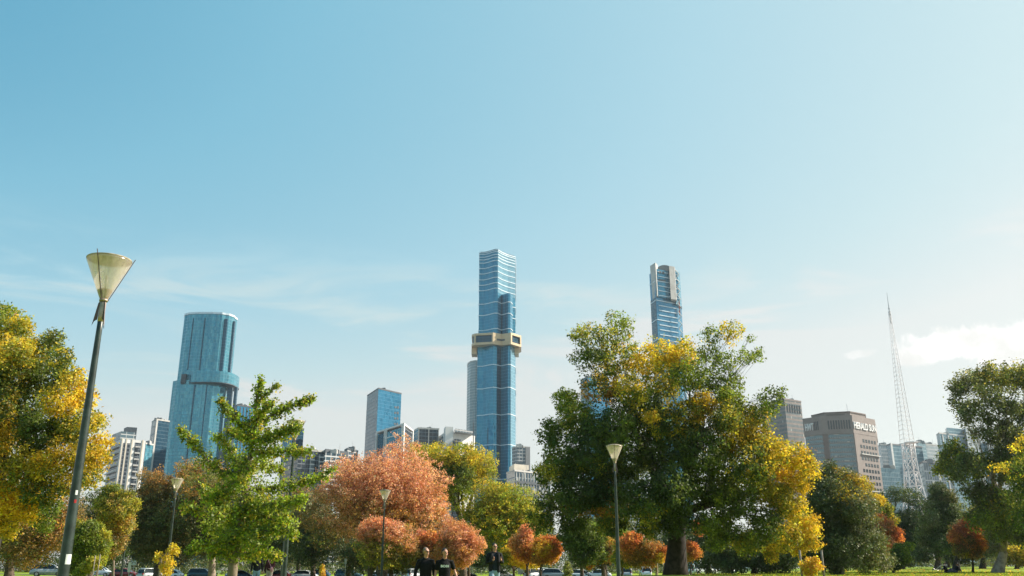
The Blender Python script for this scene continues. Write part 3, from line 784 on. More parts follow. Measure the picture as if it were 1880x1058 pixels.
# --- central skyscraper with the gold star collar
def skyscraper():
    D = 860
    top = 458
    up = [fx(880, 500, D+9), fx(889, 500, D+9), fx(898, 500, D+5.5), fx(904, 500, D+2), fx(909, 500, D), fx(914, 500, D),
          fx(922, 500, D+8), fx(932, 500, D+15), fx(940, 500, D+19), fx(946, 500, D+22)]
    upf = up+[fx(947, 500, D+44), fx(882, 500, D+44)]
    lo = [fx(877, 620, D+9), fx(887, 620, D+9), fx(898, 620, D+3), fx(906, 620, D), fx(912, 620, D+2), fx(919, 620, D+7), fx(926, 620, D+4),
          fx(933, 620, D), fx(937, 620, D+1), fx(946, 620, D+13)]
    lof = lo+[fx(947, 620, D+44), fx(879, 620, D+44)]
    r = building('skyscraper', 'tallest blue glass skyscraper in the centre with a gold angular collar round its waist', lof)
    z1 = zt(912, 459, D); zs = zt(930, 538, D); zc1 = zt(912, 613, D); zc0 = zt(912, 634, D)
    shaft(r, 'lower_shaft', lof, 0, zc0+2, FG['azure'])
    shaft(r, 'middle_shaft', upf, zc0, zs+3, FG['azure'])
    # projecting wing that ends below the crown
    wing = [up[4], lo[4], lo[5], lo[6], lo[7], lo[8], fx(941, 560, D+9), (up[8][0], up[8][1]+2), (up[5][0], up[5][1]+4)]
    shaft(r, 'projecting_wing', wing, zc0+1, zs, FG['azure'])
    mbl = MB(); mbr = MB()
    left = upf[:6]+[(up[5][0]+.1, D+43), upf[11]]
    shaft(r, 'crown_shaft', upf, zs+3, z1, FG['azure'])
    # right hand face of the crown: sky reflection painted in as paler glass
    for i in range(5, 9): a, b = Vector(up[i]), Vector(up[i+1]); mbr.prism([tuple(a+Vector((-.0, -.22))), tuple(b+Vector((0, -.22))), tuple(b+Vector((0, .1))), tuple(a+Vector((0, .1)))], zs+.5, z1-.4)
    rel(mbr, 'sky_sheen_glazing', FG['azure_pale'], r)
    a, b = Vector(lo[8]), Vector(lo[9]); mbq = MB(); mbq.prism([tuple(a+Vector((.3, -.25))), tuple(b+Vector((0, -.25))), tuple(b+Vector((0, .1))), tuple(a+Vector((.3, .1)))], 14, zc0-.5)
    rel(mbq, 'sky_sheen_glazing', FG['azure_pale'], r)  # lower right face gets the same painted sky reflection
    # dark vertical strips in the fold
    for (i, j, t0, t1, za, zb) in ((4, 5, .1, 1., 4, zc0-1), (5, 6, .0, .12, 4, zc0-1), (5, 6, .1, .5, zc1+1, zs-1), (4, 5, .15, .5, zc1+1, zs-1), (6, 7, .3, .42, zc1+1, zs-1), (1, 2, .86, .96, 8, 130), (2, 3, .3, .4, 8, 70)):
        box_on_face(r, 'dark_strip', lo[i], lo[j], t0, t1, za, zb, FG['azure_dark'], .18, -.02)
    # white floor lines that follow every fold of the plan
    def ring(fpn, z, th, w=.45):
        mb = MB()
        o = offset(fpn, w)
        mb.prism(o, z, z+th); rel(mb, 'floor_line', M['band_white'], r)
    for py in (463, 468, 473, 479, 489, 499, 510, 520, 530): ring(upf, zt(912, py, D), .75)
    ring(upf, z1-.6, .9)
    for py in (555, 576, 604):
        ring(upf, zt(912, py, D), .75, .42)
        mb = MB(); mb.prism(offset(wing, .45), zt(912, py, D)-.004, zt(912, py, D)+.742); rel(mb, 'floor_line', M['band_white'], r)
    for py in (670, 712, 761, 817, 880): ring(lof, zt(912, py, D), .8)
    # gold collar: folded band with box frames
    st = [fx(866, 620, D+4), fx(871, 620, D-1), fx(905, 620, D-5), fx(921, 620, D+1), fx(938, 620, D-5), fx(957, 620, D+8)]
    stf = st+[fx(957, 620, D+30), fx(940, 620, D+49), fx(880, 620, D+49), fx(867, 620, D+30)]
    mb = MB(); mb.prism(offset(stf, 0), zc1-2.2, zc1); rel(mb, 'collar_top_rail', M['gold'], r)
    mb = MB(); mb.prism(stf, zc0, zc0+2.4); rel(mb, 'collar_bottom_rail', M['gold'], r)
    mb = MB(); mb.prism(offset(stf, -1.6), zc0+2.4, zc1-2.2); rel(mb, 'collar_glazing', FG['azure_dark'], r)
    for (i, j, t0, t1) in ((1, 2, -.02, .07), (1, 2, .94, 1.0), (2, 3, 0, 1.), (3, 4, 0., 1.), (4, 5, 0, .12), (4, 5, .9, 1.)):
        box_on_face(r, 'collar_panel', st[i], st[j], t0, t1, zc0+2.4, zc1-2.2, 'gold', .02, 1.2)
    box_on_face(r, 'collar_slot', st[2], st[3], .45, .98, zc0+4.4, zc0+6.4, 'dark_panel', .1, -.03); box_on_face(r, 'collar_slot', st[3], st[4], .0, .35, zc0+4.4, zc0+6.4, 'dark_panel', .1, -.03)
    for px, w in ((871, 5.5), (948, 5)):
        a = fx(px, 640, D+16); fpq = [(a[0]-w/2, a[1]-5), (a[0]+w/2, a[1]-5), (a[0]+w/2, a[1]+10), (a[0]-w/2, a[1]+10)]
        rel(MB().prism(fpq, zc0-6.5, zc0-.05), 'collar_wing', M['gold'], r)
    # lift motor room line on the crown
    rel(MB().prism(offset(upf, -1.0), z1, z1+1.5), 'crown_parapet', FG['azure_dark'], r)
skyscraper()

r, fp = simple('office_tower', 'small rounded grey tower peeking out right of the central skyscraper', fx(940, 824, 800), fx(950, 820, 790), fx(973, 826, 796), zt(955, 821, 790), FG['grey_grid'], FG['grey_grid'], parapet='concrete')
box_on_face(r, 'side_column', fp[1], fp[2], .62, .98, 0, zt(955, 821, 790)+.5, 'roof_grey', .7, -.05)
r, fp = simple('podium_building', 'blank beige podium wall beside the foot of the central skyscraper', fx(935, 852, 770), fx(944, 851, 745), fx(971, 857, 755), zt(944, 852, 745), 'cream', M['cream'])
r, fp = simple('office_block', 'dark gridded office block between the central skyscraper and the big elm', fx(930, 864, 700), fx(945, 864, 680), fx(1010, 866, 712), zt(945, 865, 680), FG['slate'], FG['slate'], parapet='concrete')
zz = zt(945, 865, 680)
for i in range(12): box_on_face(r, 'mullion', fp[1], fp[2], .03+i*.08, .04+i*.08, 0, zz-1, 'concrete', .4, -.02)
for i in range(4): box_on_face(r, 'floor_band', fp[1], fp[2], .0, 1., zz-9-i*9, zz-7-i*9, 'dark_panel', .6, -.41)

# --- tower with the gold-topped crown and concrete fins
def fin_tower():
    D = 850
    A, B, C = fx(1195, 560, D+14), fx(1205, 560, D), fx(1243, 560, D+14)
    fp = [A, B, C, fx(1251, 560, D+26), fx(1249, 560, D+46), fx(1197, 560, D+44)]
    r = building('fin_tower', 'white-striped blue tower with pale concrete fins at its top, behind the big elm', fp)
    z1 = zt(1215, 496, D); shaft(r, 'body', fp, 0, z1, FG['blue_slab'])
    wide = [fx(1203, 500, D-1.5), fx(1244, 500, D+12), fx(1246, 500, D+25), fx(1205, 500, D+25)]
    rel(MB().prism(wide, zt(1205, 545, D), z1+1), 'upper_glazing', FG['azure'], r)
    box_on_face(r, 'side_glazing', A, B, .0, .95, 10, zt(1205, 546, D), FG['blue_slab_dark'], .2, -.02)
    z = zt(1205, 660, D); i = 0
    while z < z1-2:
        on = z > zt(1205, 545, D)
        a, b = (wide[0], wide[1]) if on else (B, C)
        box_on_face(r, 'floor_stripe', a, b, .10 if i % 4 else .0, .97, z, z+.8, 'band_white', .5, -.02)
        if i % 4 == 0: box_on_face(r, 'floor_stripe', A, B, 0, 1, z, z+.8, 'band_white', .5, -.21)
        z += 5.1; i += 1
    fin = [fx(1194, 500, D+8), fx(1204, 500, D-3), fx(1208, 500, D+4), fx(1198, 500, D+14)]
    fb = [fx(1195.5, 500, D+8), fx(1205, 500, D-3), fx(1208, 500, D+4), fx(1198, 500, D+14)]
    rel(MB().prism(fb, zt(1200, 545, D), zt(1200, 484, D), top=fin), 'concrete_fin', M['concrete'], r)
    fin = [fx(1229, 500, D+2), fx(1239, 500, D+5), fx(1240, 500, D+16), fx(1230, 500, D+14)]
    rel(MB().prism(fin, zt(1235, 548, D), zt(1235, 487, D)), 'concrete_fin', M['concrete'], r)
    rel(MB().prism([fx(1238, 500, D+9), fx(1248, 500, D+18), fx(1248, 500, D+30), fx(1238, 500, D+24)], zt(1240, 560, D+12), zt(1240, 497, D+12)), 'side_bay', FG['azure_pale'], r)
    mb = MB(); cx, cy = fx(1217, 490, D+14); rx = 8.5
    a = [(cx-rx*math.cos(R(t*18)), z1+1+6.3*math.sin(R(t*18))) for t in range(11)]
    for (p, q_) in zip(a[:-1], a[1:]): mb.add([(p[0], cy-9, p[1]), (q_[0], cy-9, q_[1]), (q_[0], cy+9, q_[1]), (p[0], cy+9, p[1])], [(0, 1, 2, 3)])
    mb.add([(p[0], cy-9, p[1]) for p in a], [tuple(range(11))]); mb.add([(p[0], cy+9, p[1]) for p in a], [tuple(range(10, -1, -1))])
    rel(mb, 'vaulted_crown', M['roof_grey'], r)
    for t in (.15, .30, .55, .8): box_on_face(r, 'plant_slot', wide[0], wide[1], t, t+.09, z1-3.5, z1-.8, 'dark_panel', .6, -.55)
    box_on_face(r, 'plant_slot', wide[0], wide[1], .12, .42, z1-11.5, z1-9.5, 'dark_panel', .6, -.55)
    x, y = fx(1247, 560, D+14)
    rel(MB().box((x, y, (zt(1247, 543, D)+zt(1247, 572, D))/2), (1.2, 1.2, zt(1247, 543, D)-zt(1247, 572, D))), 'red_stripe', M['red_paint'], r)
    mb = MB(); x0 = fx(1246, 600, D+12)[0]; x1 = fx(1252, 600, D+12)[0]
    for i in range(26):
        z = 60+i*9.; y = D+11.
        mb.tube([(x0, y, z), (x1, y, z+4.5)], .4, 4); mb.tube([(x1, y, z+4.5), (x0, y, z+9)], .4, 4)
    rel(mb, 'side_lattice', M['concrete'], r)
fin_tower()

# blue tower glimpsed through the big elm
r, fp = simple('office_tower', 'blue-grey office tower glimpsed through gaps of the big elm on its left side', fx(1066, 700, 840), fx(1080, 690, 820), fx(1118, 696, 835), zt(1080, 692, 820), FG['hazy_glass'], FG['blue_slab'], parapet='dark_panel')
r, fp = simple('office_block', 'grey-blue block seen low through the big elm right of the tall park lamp', fx(1130, 835, 700), fx(1150, 830, 690), fx(1190, 835, 700), zt(1150, 832, 690), FG['hazy_glass'], FG['hazy_pale'])

# --- brown tower pair
r, fp = simple('office_tower', 'brown granite office tower half hidden behind the right edge of the big elm', fx(1395, 730, 790), fx(1440, 732, 760), fx(1471, 742, 772), zt(1440, 734, 760), FG['brown_grid'], FG['brown_glass'], parapet='granite')
zz = zt(1440, 734, 760)
for i in range(6): box_on_face(r, 'crown_window', fp[1], fp[2], .08+i*.15, .16+i*.15, zz-11, zz-3.5, 'window_dark', .2, -.05)
shaft(r, 'lift_housing', quadfp(fx(1425, 733, 775), fx(1434, 732, 768), fx(1452, 733, 775)), zz, zz+3.2, 'granite')


def text_obj(s, p, size, mtl, parent, right=(1, 0), name='sign_lettering', depth=.25, width=None):
    cu = bpy.data.curves.new(name, 'FONT'); cu.body = s; cu.size = size; cu.extrude = depth; cu.offset = size*.012
    tmp = bpy.data.objects.new(name, cu); SC.collection.objects.link(tmp)
    dg = bpy.context.evaluated_depsgraph_get(); me = bpy.data.meshes.new_from_object(tmp.evaluated_get(dg))
    bpy.data.objects.remove(tmp); me.name = name
    co = np.array([v.co[:] for v in me.vertices]); w = co[:, 0].max()-co[:, 0].min(); sx = (width/w) if width else 1.
    co[:, 0] = (co[:, 0]-co[:, 0].min())*sx
    rx, ry = right; L = math.hypot(rx, ry); rx /= L; ry /= L
    W = np.c_[p[0]+co[:, 0]*rx+co[:, 2]*ry, p[1]+co[:, 0]*ry-co[:, 2]*rx, p[2]+co[:, 1]]
    W -= np.array(wloc(parent)); me.vertices.foreach_set('co', W.ravel()); me.materials.clear(); me.materials.append(mtl); me.update()
    return link(bpy.data.objects.new(name, me), parent)


def newspaper_tower():
    D = 700
    P0, P1, P2, P3 = fx(1475, 773, D+13), fx(1507, 765, D+1), fx(1563, 763, D-5), fx(1605, 772, D+18)
    fp = [P0, P1, P2, P3, fx(1606, 772, D+52), fx(1480, 772, D+58)]
    r = building('newspaper_tower', 'broad brown granite tower with white HWT and HERALD SUN lettering under its roof', fp)
    z1 = zt(1540, 766, D); shaft(r, 'body', fp, 0, z1, FG['brown_glass'])
    pent = [fx(1490, 762, D+22), fx(1512, 758, D+8), fx(1560, 757, D+2), fx(1588, 760, D+16), fx(1588, 760, D+46), fx(1492, 760, D+46)]
    shaft(r, 'penthouse', pent, z1, zt(1540, 758, D+4), 'granite'); rel(MB().prism(offset(pent, .5), zt(1540, 758, D+4), zt(1540, 758, D+4)+.9), 'penthouse_rail', M['granite_dark'], r)
    box_on_face(r, 'penthouse_louvre', pent[1], pent[2], .1, .8, z1+1.2, z1+3.4, 'granite_dark', .2, -.05)
    rel(MB().prism(offset(fp, .5), z1-13.5, z1+.8), 'sign_band', M['granite'], r)
    # crown windows
    for i in range(9): box_on_face(r, 'crown_window', P1, P2, .2+i*.085, .245+i*.085, z1-10, z1-3, 'window_dark', .75, -.52)
    for i in range(3): box_on_face(r, 'crown_window', P0, P1, .60+i*.09, .65+i*.09, z1-10, z1-3, 'window_dark', .75, -.52)
    # solid corner pier and spandrel floors
    box_on_face(r, 'corner_pier', P1, P2, -.01, .16, 0, z1-13.6, 'granite_dark', .8, -.02)
    box_on_face(r, 'corner_pier', P2, P3, .0, .16, 0, z1-13.6, 'granite', .6, -.02)
    n = 20; fl = 3.7
    for i in range(n):
        z = z1-13.5-(i+1)*fl
        box_on_face(r, 'window_row', P1, P2, .20, .98, z+1.3, z+3.2, FG['brown_strip'], .12, -.02)
        box_on_face(r, 'window_row', P0, P1, .06, .94, z+1.3, z+3.2, FG['brown_strip'], .12, -.02)
    # punched windows on the right hand wall
    box_on_face(r, 'right_wall', P2, P3, .15, 1.0, 0, z1-13.6, 'granite', .35, -.02)
    for i in range(14):
        z = z1-15-(i+1)*fl*1.28
        for j in range(6):
            if j == 0 and i % 4 == 0: continue
            t = .22+j*.125
            box_on_face(r, 'window', P2, P3, t, t+.075, z, z+2.5, 'window_dark', .5, -.36)
    for i in (3, 9): z = z1-15-(i+.1)*fl*1.28; box_on_face(r, 'ledge', P2, P3, .2, 1.02, z, z+.7, 'concrete', 1.6, -.37)
    d = Vector(P1)-Vector(P0); a = Vector(lerp2(P0, P1, .10)); nrm = Vector((d.y, -d.x)).normalized(); a += nrm*.9
    text_obj('HWT', (a.x, a.y, z1-9.6), 8.2, M['print_white'], r, (d.x, d.y), width=d.length*.46, depth=.3)
    d = Vector(P3)-Vector(P2); a = Vector(lerp2(P2, P3, .02)); nrm = Vector((d.y, -d.x)).normalized(); a += nrm*.9
    text_obj('HERALD SUN', (a.x, a.y, z1-9.6), 7.6, M['print_white'], r, (d.x, d.y), width=d.length*.95, depth=.3)
    x, y = fx(1556, 757, D+20); rel(MB().tube([(x, y, z1+2), (x, y, z1+14)], .15, 5), 'roof_aerial', M['mast_steel'], r)
FG['brown_strip'] = facade('strip_windows', (.16, .25, .27), (.10, .09, .085), 1.75, 50., .004, (.09, .14, .16), .35, .15, .9, .6, warm=.08)
newspaper_tower()

# --- hazy blocks right of it
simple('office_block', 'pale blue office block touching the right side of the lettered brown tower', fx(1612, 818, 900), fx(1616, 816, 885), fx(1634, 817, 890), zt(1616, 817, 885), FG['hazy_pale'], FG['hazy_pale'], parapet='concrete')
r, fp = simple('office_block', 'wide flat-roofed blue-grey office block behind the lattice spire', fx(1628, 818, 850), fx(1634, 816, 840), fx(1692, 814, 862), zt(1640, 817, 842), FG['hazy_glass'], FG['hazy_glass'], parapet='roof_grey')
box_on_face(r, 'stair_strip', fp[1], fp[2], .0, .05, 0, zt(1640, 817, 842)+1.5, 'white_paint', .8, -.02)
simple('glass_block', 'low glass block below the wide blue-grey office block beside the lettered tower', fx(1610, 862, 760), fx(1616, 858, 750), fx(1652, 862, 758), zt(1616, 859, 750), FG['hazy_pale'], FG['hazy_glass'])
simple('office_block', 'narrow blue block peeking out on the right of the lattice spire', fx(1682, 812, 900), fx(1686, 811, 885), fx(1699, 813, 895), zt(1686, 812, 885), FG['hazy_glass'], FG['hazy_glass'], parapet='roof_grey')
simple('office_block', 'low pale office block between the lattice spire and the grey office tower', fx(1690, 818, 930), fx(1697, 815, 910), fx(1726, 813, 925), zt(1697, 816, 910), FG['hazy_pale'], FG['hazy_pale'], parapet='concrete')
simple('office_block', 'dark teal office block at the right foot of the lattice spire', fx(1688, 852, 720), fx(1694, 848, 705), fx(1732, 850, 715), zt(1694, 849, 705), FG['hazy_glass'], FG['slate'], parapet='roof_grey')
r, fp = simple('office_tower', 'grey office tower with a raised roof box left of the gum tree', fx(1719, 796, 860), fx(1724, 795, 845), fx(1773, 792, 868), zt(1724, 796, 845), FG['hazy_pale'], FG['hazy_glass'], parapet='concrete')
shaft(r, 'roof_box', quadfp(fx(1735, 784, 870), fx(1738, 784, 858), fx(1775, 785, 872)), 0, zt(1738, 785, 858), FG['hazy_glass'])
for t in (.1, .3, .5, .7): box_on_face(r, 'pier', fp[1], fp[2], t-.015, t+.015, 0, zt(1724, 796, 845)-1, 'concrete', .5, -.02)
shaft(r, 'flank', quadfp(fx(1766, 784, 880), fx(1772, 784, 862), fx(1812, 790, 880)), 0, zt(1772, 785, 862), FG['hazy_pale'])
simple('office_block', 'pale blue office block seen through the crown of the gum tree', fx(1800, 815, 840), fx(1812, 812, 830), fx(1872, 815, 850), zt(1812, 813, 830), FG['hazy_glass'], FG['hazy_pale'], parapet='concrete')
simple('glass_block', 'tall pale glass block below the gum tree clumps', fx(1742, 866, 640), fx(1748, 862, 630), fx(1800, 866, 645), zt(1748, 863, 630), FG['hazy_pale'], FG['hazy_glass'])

# --- lattice spire
def spire():
    D = 540
    xc, yc = fx(1679, 912, D); r = thing('lattice_spire', 'tall white steel lattice spire with a needle top right of the lettered brown tower', 'spire', (xc, yc, 0))
    zb = zt(1669, 815, D); ztop = zt(1635, 572, D); zn = zt(1632, 537, D)
    H = 0
    # base skirt: four legs that curve inwards, braced with crosses
    def wid(z):
        t = min(1, z/zb); return 2.75+11.5*(1-t)**2.3
    mb = MB(); zs = [0, 11, 21, 31, 41, 50, 59, 68, 77]; zs = [z*zb/77 for z in zs]
    C = lambda z, k, w=None: Vector((xc+(w or wid(z))*(1 if k in (0, 3) else -1), yc+(w or wid(z))*(1 if k in (2, 3) else -1), z))
    for k in range(4):
        mb.tube([C(z, k) for z in zs], .42, 6)
        k2 = (k+1) % 4
        for i, (a, b) in enumerate(zip(zs[:-1], zs[1:])):
            mb.tube([C(a, k), C(b, k2)], .19, 5); mb.tube([C(a, k2), C(b, k)], .19, 5); mb.tube([C(b, k), C(b, k2)], .2, 5)
            m = (C(a, k)+C(a, k2))/2; mb.tube([m, (C(b, k)+C(b, k2))/2], .14, 4) if i % 2 else None
    rel(mb, 'lattice_skirt', M['steel_white'], r, True)
    rel(MB().tube([C(zb, 0)+Vector((-2.75, -2.75, -.2)), C(zb, 0)+Vector((-2.75, -2.75, .3))], 4.1, 8), 'collar_ring', M['steel_white'], r)
    mb = MB(); n = 30
    w2 = lambda z: 2.6*(1-(z-zb)/(ztop-zb))+.45
    for k in range(4): mb.tube([C(zb, k, w2(zb)), C(ztop, k, w2(ztop))], .13, 5)
    for i in range(n):
        a = zb+(ztop-zb)*i/n; b = zb+(ztop-zb)*(i+1)/n
        for k in range(4):
            k2 = (k+1) % 4; mb.tube([C(b, k, w2(b)), C(b, k2, w2(b))], .055, 4)
            mb.tube([C(a, k, w2(a)), C(b, k2, w2(b))], .055, 4)
    rel(mb, 'upper_lattice', M['steel_white'], r, True)
    mb = MB(); mb.tube([(xc, yc, ztop-8), (xc, yc, ztop), (xc, yc, zn)], [.35, .28, .07], 6)
    for dz in (-2, 0, 2): mb.tube([(xc, yc, ztop+dz-.3), (xc, yc, ztop+dz)], .75, 6)
    rel(mb, 'needle', M['mast_steel'], r)
spire()
r = thing('flag_mast', 'slim white mast rising behind the gum tree clumps', 'mast', (*fx(1797, 850, 300), 0))
x, y = fx(1797, 850, 300); rel(MB().tube([(x, y, 0), (x, y, zt(1791, 782, 300))], [.45, .22], 8), 'pole', M['steel_white'], r); rel(MB().ell((x, y, zt(1791, 782, 300)), (.3, .3, .3)), 'cap', M['steel_white'], r)

# ------------------------------------------------------------------ trees
def fillcrown(x0, x1, y0, y1, r, keys, n, seed, shape=2.2):
    """blobs scattered in a rounded outline given in photo pixels"""
    rnd = random.Random(seed); out = []; cx = (x0+x1)/2; cy = (y0+y1)/2; a = (x1-x0)/2-r*.6; b = (y1-y0)/2-r*.6
    for i in range(n):
        th = i*2.39996; q = math.sqrt((i+.5)/n)*rnd.uniform(.85, 1.05)
        c, s = math.cos(th), math.sin(th); k = (abs(c)**shape+abs(s)**shape)**(-1/shape)
        out.append((cx+a*q*k*c, cy+b*q*k*s, r*rnd.uniform(.5, 1.35), keys(c*q, s*q, rnd) if callable(keys) else keys))
    return out


# big elm on the right of the centre, 16 m high; golden clumps on the right, shade put into darker green leaf keys
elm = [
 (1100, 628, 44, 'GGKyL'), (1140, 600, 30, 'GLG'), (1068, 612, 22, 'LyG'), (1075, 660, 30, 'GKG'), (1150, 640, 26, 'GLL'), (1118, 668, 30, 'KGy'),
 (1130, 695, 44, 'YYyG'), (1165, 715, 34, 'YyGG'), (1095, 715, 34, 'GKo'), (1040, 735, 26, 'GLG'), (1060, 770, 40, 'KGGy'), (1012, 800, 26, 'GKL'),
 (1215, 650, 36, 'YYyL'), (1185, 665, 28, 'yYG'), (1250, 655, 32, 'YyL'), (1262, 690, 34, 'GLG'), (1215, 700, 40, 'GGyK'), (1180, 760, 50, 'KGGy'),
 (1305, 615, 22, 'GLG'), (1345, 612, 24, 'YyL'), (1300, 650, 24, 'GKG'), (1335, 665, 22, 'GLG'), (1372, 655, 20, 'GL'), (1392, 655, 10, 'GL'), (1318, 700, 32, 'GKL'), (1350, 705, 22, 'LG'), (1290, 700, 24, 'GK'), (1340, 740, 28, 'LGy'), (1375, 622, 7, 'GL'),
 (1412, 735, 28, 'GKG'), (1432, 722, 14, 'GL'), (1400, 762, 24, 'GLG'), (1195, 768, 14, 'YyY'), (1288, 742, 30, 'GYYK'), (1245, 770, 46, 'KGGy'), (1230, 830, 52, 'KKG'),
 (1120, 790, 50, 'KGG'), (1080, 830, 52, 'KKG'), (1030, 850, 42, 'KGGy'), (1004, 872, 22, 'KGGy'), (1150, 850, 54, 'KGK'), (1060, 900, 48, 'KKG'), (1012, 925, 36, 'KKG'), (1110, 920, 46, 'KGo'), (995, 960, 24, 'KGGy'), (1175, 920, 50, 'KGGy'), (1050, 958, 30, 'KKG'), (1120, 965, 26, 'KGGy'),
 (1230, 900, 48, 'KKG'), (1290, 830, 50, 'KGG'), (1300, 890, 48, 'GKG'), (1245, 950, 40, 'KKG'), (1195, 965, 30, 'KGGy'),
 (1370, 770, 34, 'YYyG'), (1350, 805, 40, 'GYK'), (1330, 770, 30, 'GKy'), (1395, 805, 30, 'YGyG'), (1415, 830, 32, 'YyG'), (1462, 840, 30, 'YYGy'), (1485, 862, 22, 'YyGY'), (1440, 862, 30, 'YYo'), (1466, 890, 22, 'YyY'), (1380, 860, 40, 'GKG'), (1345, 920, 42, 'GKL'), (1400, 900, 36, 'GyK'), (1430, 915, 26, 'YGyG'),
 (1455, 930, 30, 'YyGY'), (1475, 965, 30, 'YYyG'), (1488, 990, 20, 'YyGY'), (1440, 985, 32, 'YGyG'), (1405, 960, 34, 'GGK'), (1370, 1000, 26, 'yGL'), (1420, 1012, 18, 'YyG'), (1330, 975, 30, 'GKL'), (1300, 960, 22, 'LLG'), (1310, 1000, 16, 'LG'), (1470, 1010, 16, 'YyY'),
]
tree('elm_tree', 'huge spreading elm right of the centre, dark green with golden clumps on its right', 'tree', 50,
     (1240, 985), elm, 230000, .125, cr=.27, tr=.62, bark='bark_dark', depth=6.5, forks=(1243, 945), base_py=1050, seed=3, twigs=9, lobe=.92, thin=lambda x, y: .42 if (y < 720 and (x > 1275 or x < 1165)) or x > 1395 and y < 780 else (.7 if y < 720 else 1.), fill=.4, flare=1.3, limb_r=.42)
# left elm
lef = [(10, 600, 34, 'yLG'), (40, 600, 22, 'YyL'), (-30, 640, 60, 'YyG'), (95, 625, 22, 'GE'), (60, 650, 36, 'LyE'), (20, 650, 36, 'YyG'), (110, 655, 22, 'GGE'), (85, 690, 34, 'EGG'), (25, 700, 40, 'YGG'),
 (135, 700, 22, 'YyG'), (150, 730, 22, 'YYy'), (110, 735, 32, 'YYyG'), (50, 745, 42, 'GKG'), (-20, 740, 50, 'GKY'), (165, 775, 22, 'YyG'), (130, 785, 34, 'GGy'), (70, 800, 40, 'KGG'), (5, 800, 42, 'yYG'), (-60, 800, 60, 'GY'),
 (185, 810, 16, 'YYy'), (180, 845, 22, 'YYG'), (150, 835, 28, 'GYG'), (100, 850, 36, 'YYG'), (50, 860, 36, 'YyG'), (0, 870, 42, 'GYK'), (165, 875, 20, 'YGG'), (130, 890, 24, 'GY'), (70, 900, 34, 'GKG'), (25, 925, 36, 'YYY'), (-20, 930, 40, 'YYG'),
 (60, 940, 26, 'GYG'), (90, 935, 20, 'KGG'), (10, 965, 26, 'YyG'), (80, 965, 16, 'GL'), (-80, 700, 70, 'GY'), (-90, 900, 60, 'GY')]
tree('elm_tree', 'tall yellow and green elm at the left edge behind the leaning near lamp post', 'tree', 38,
     (-35, 1010), lef, 130000, .105, cr=.23, tr=.45, bark='bark_dark', depth=4.5, forks=(-10, 985), base_py=1050, seed=5, twigs=7, fill=.4)
# brown tree under it
tree('autumn_tree', 'rusty brown tree beneath the left elm with a stout trunk at the far left', 'tree', 78,
     (18, 1025), fillcrown(-70, 120, 915, 1040, 30, 'oBbG', 16, 4)+fillcrown(90, 145, 900, 1035, 24, 'oBb', 6, 5), 26000, .17, cr=.5, tr=.42, base_py=1052, seed=6)
# gum tree on the right edge
gum = [(1770, 700, 26, 'ESg'), (1755, 712, 16, 'Ee'), (1800, 690, 30, 'gEy'), (1835, 690, 32, 'ygE'), (1870, 690, 32, 'ySg'), (1900, 690, 40, 'gE'), (1760, 738, 18, 'eE'), (1785, 745, 22, 'eES'), (1820, 730, 26, 'eE'), (1850, 745, 26, 'eE'), (1880, 760, 26, 'eE'), (1775, 765, 12, 'eE'), (1812, 765, 18, 'eE'), (1845, 778, 18, 'eE'), (1920, 740, 50, 'eE'),
 (1815, 790, 20, 'Ee'), (1850, 800, 26, 'eE'), (1790, 790, 12, 'Ee'), (1750, 825, 20, 'ygE'), (1738, 850, 20, 'gEL'), (1770, 840, 24, 'ygE'), (1790, 850, 24, 'eE'), (1760, 865, 20, 'gE'), (1720, 860, 10, 'yg'), (1880, 810, 30, 'eE'), (1830, 840, 30, 'eE'), (1870, 860, 34, 'eEg'),
 (1790, 900, 26, 'Eeg'), (1820, 915, 34, 'EgeO'), (1860, 920, 36, 'Egy'), (1800, 950, 26, 'LgE'), (1840, 965, 34, 'gEL'), (1880, 970, 34, 'gEe'), (1905, 900, 40, 'eE'), (1930, 960, 50, 'eE'), (1792, 985, 14, 'gL', 3), (1872, 992, 12, 'gL', 3)]
tree('gum_tree', 'tall gum tree near the right edge with airy clumps and a pale forked trunk', 'tree', 82,
     (1832, 1022), gum, 80000, .20, cr=.5, tr=.5, bark='bark_pale', lm='leaf', depth=7, forks=(1843, 1012), base_py=1055, seed=8, twigs=10, lobe=.88, thin=lambda x, y: .6 if y < 800 else 1., fill=.3, sag=.5, flare=1.35, limb_r=.6)
tree('elm_tree', 'green elm with a few golden leaf clumps reaching in at the far right edge', 'tree', 46, (1990, 1000),
     [(1895, 830, 26, 'GyK'), (1870, 845, 10, 'yG'), (1905, 870, 40, 'GK'), (1880, 880, 22, 'GKG'), (1910, 930, 50, 'KG'), (1945, 850, 60, 'KG'), (1950, 940, 70, 'KG'), (1829, 857, 5, 'YY'), (1843, 860, 5, 'YY'), (1868, 822, 6, 'YY'), (1880, 800, 9, 'YG'), (1862, 905, 14, 'GK'), (1990, 800, 70, 'KG')],
     20000, .12, cr=.34, tr=.5, bark='bark_dark', depth=4, base_py=1050, seed=9)
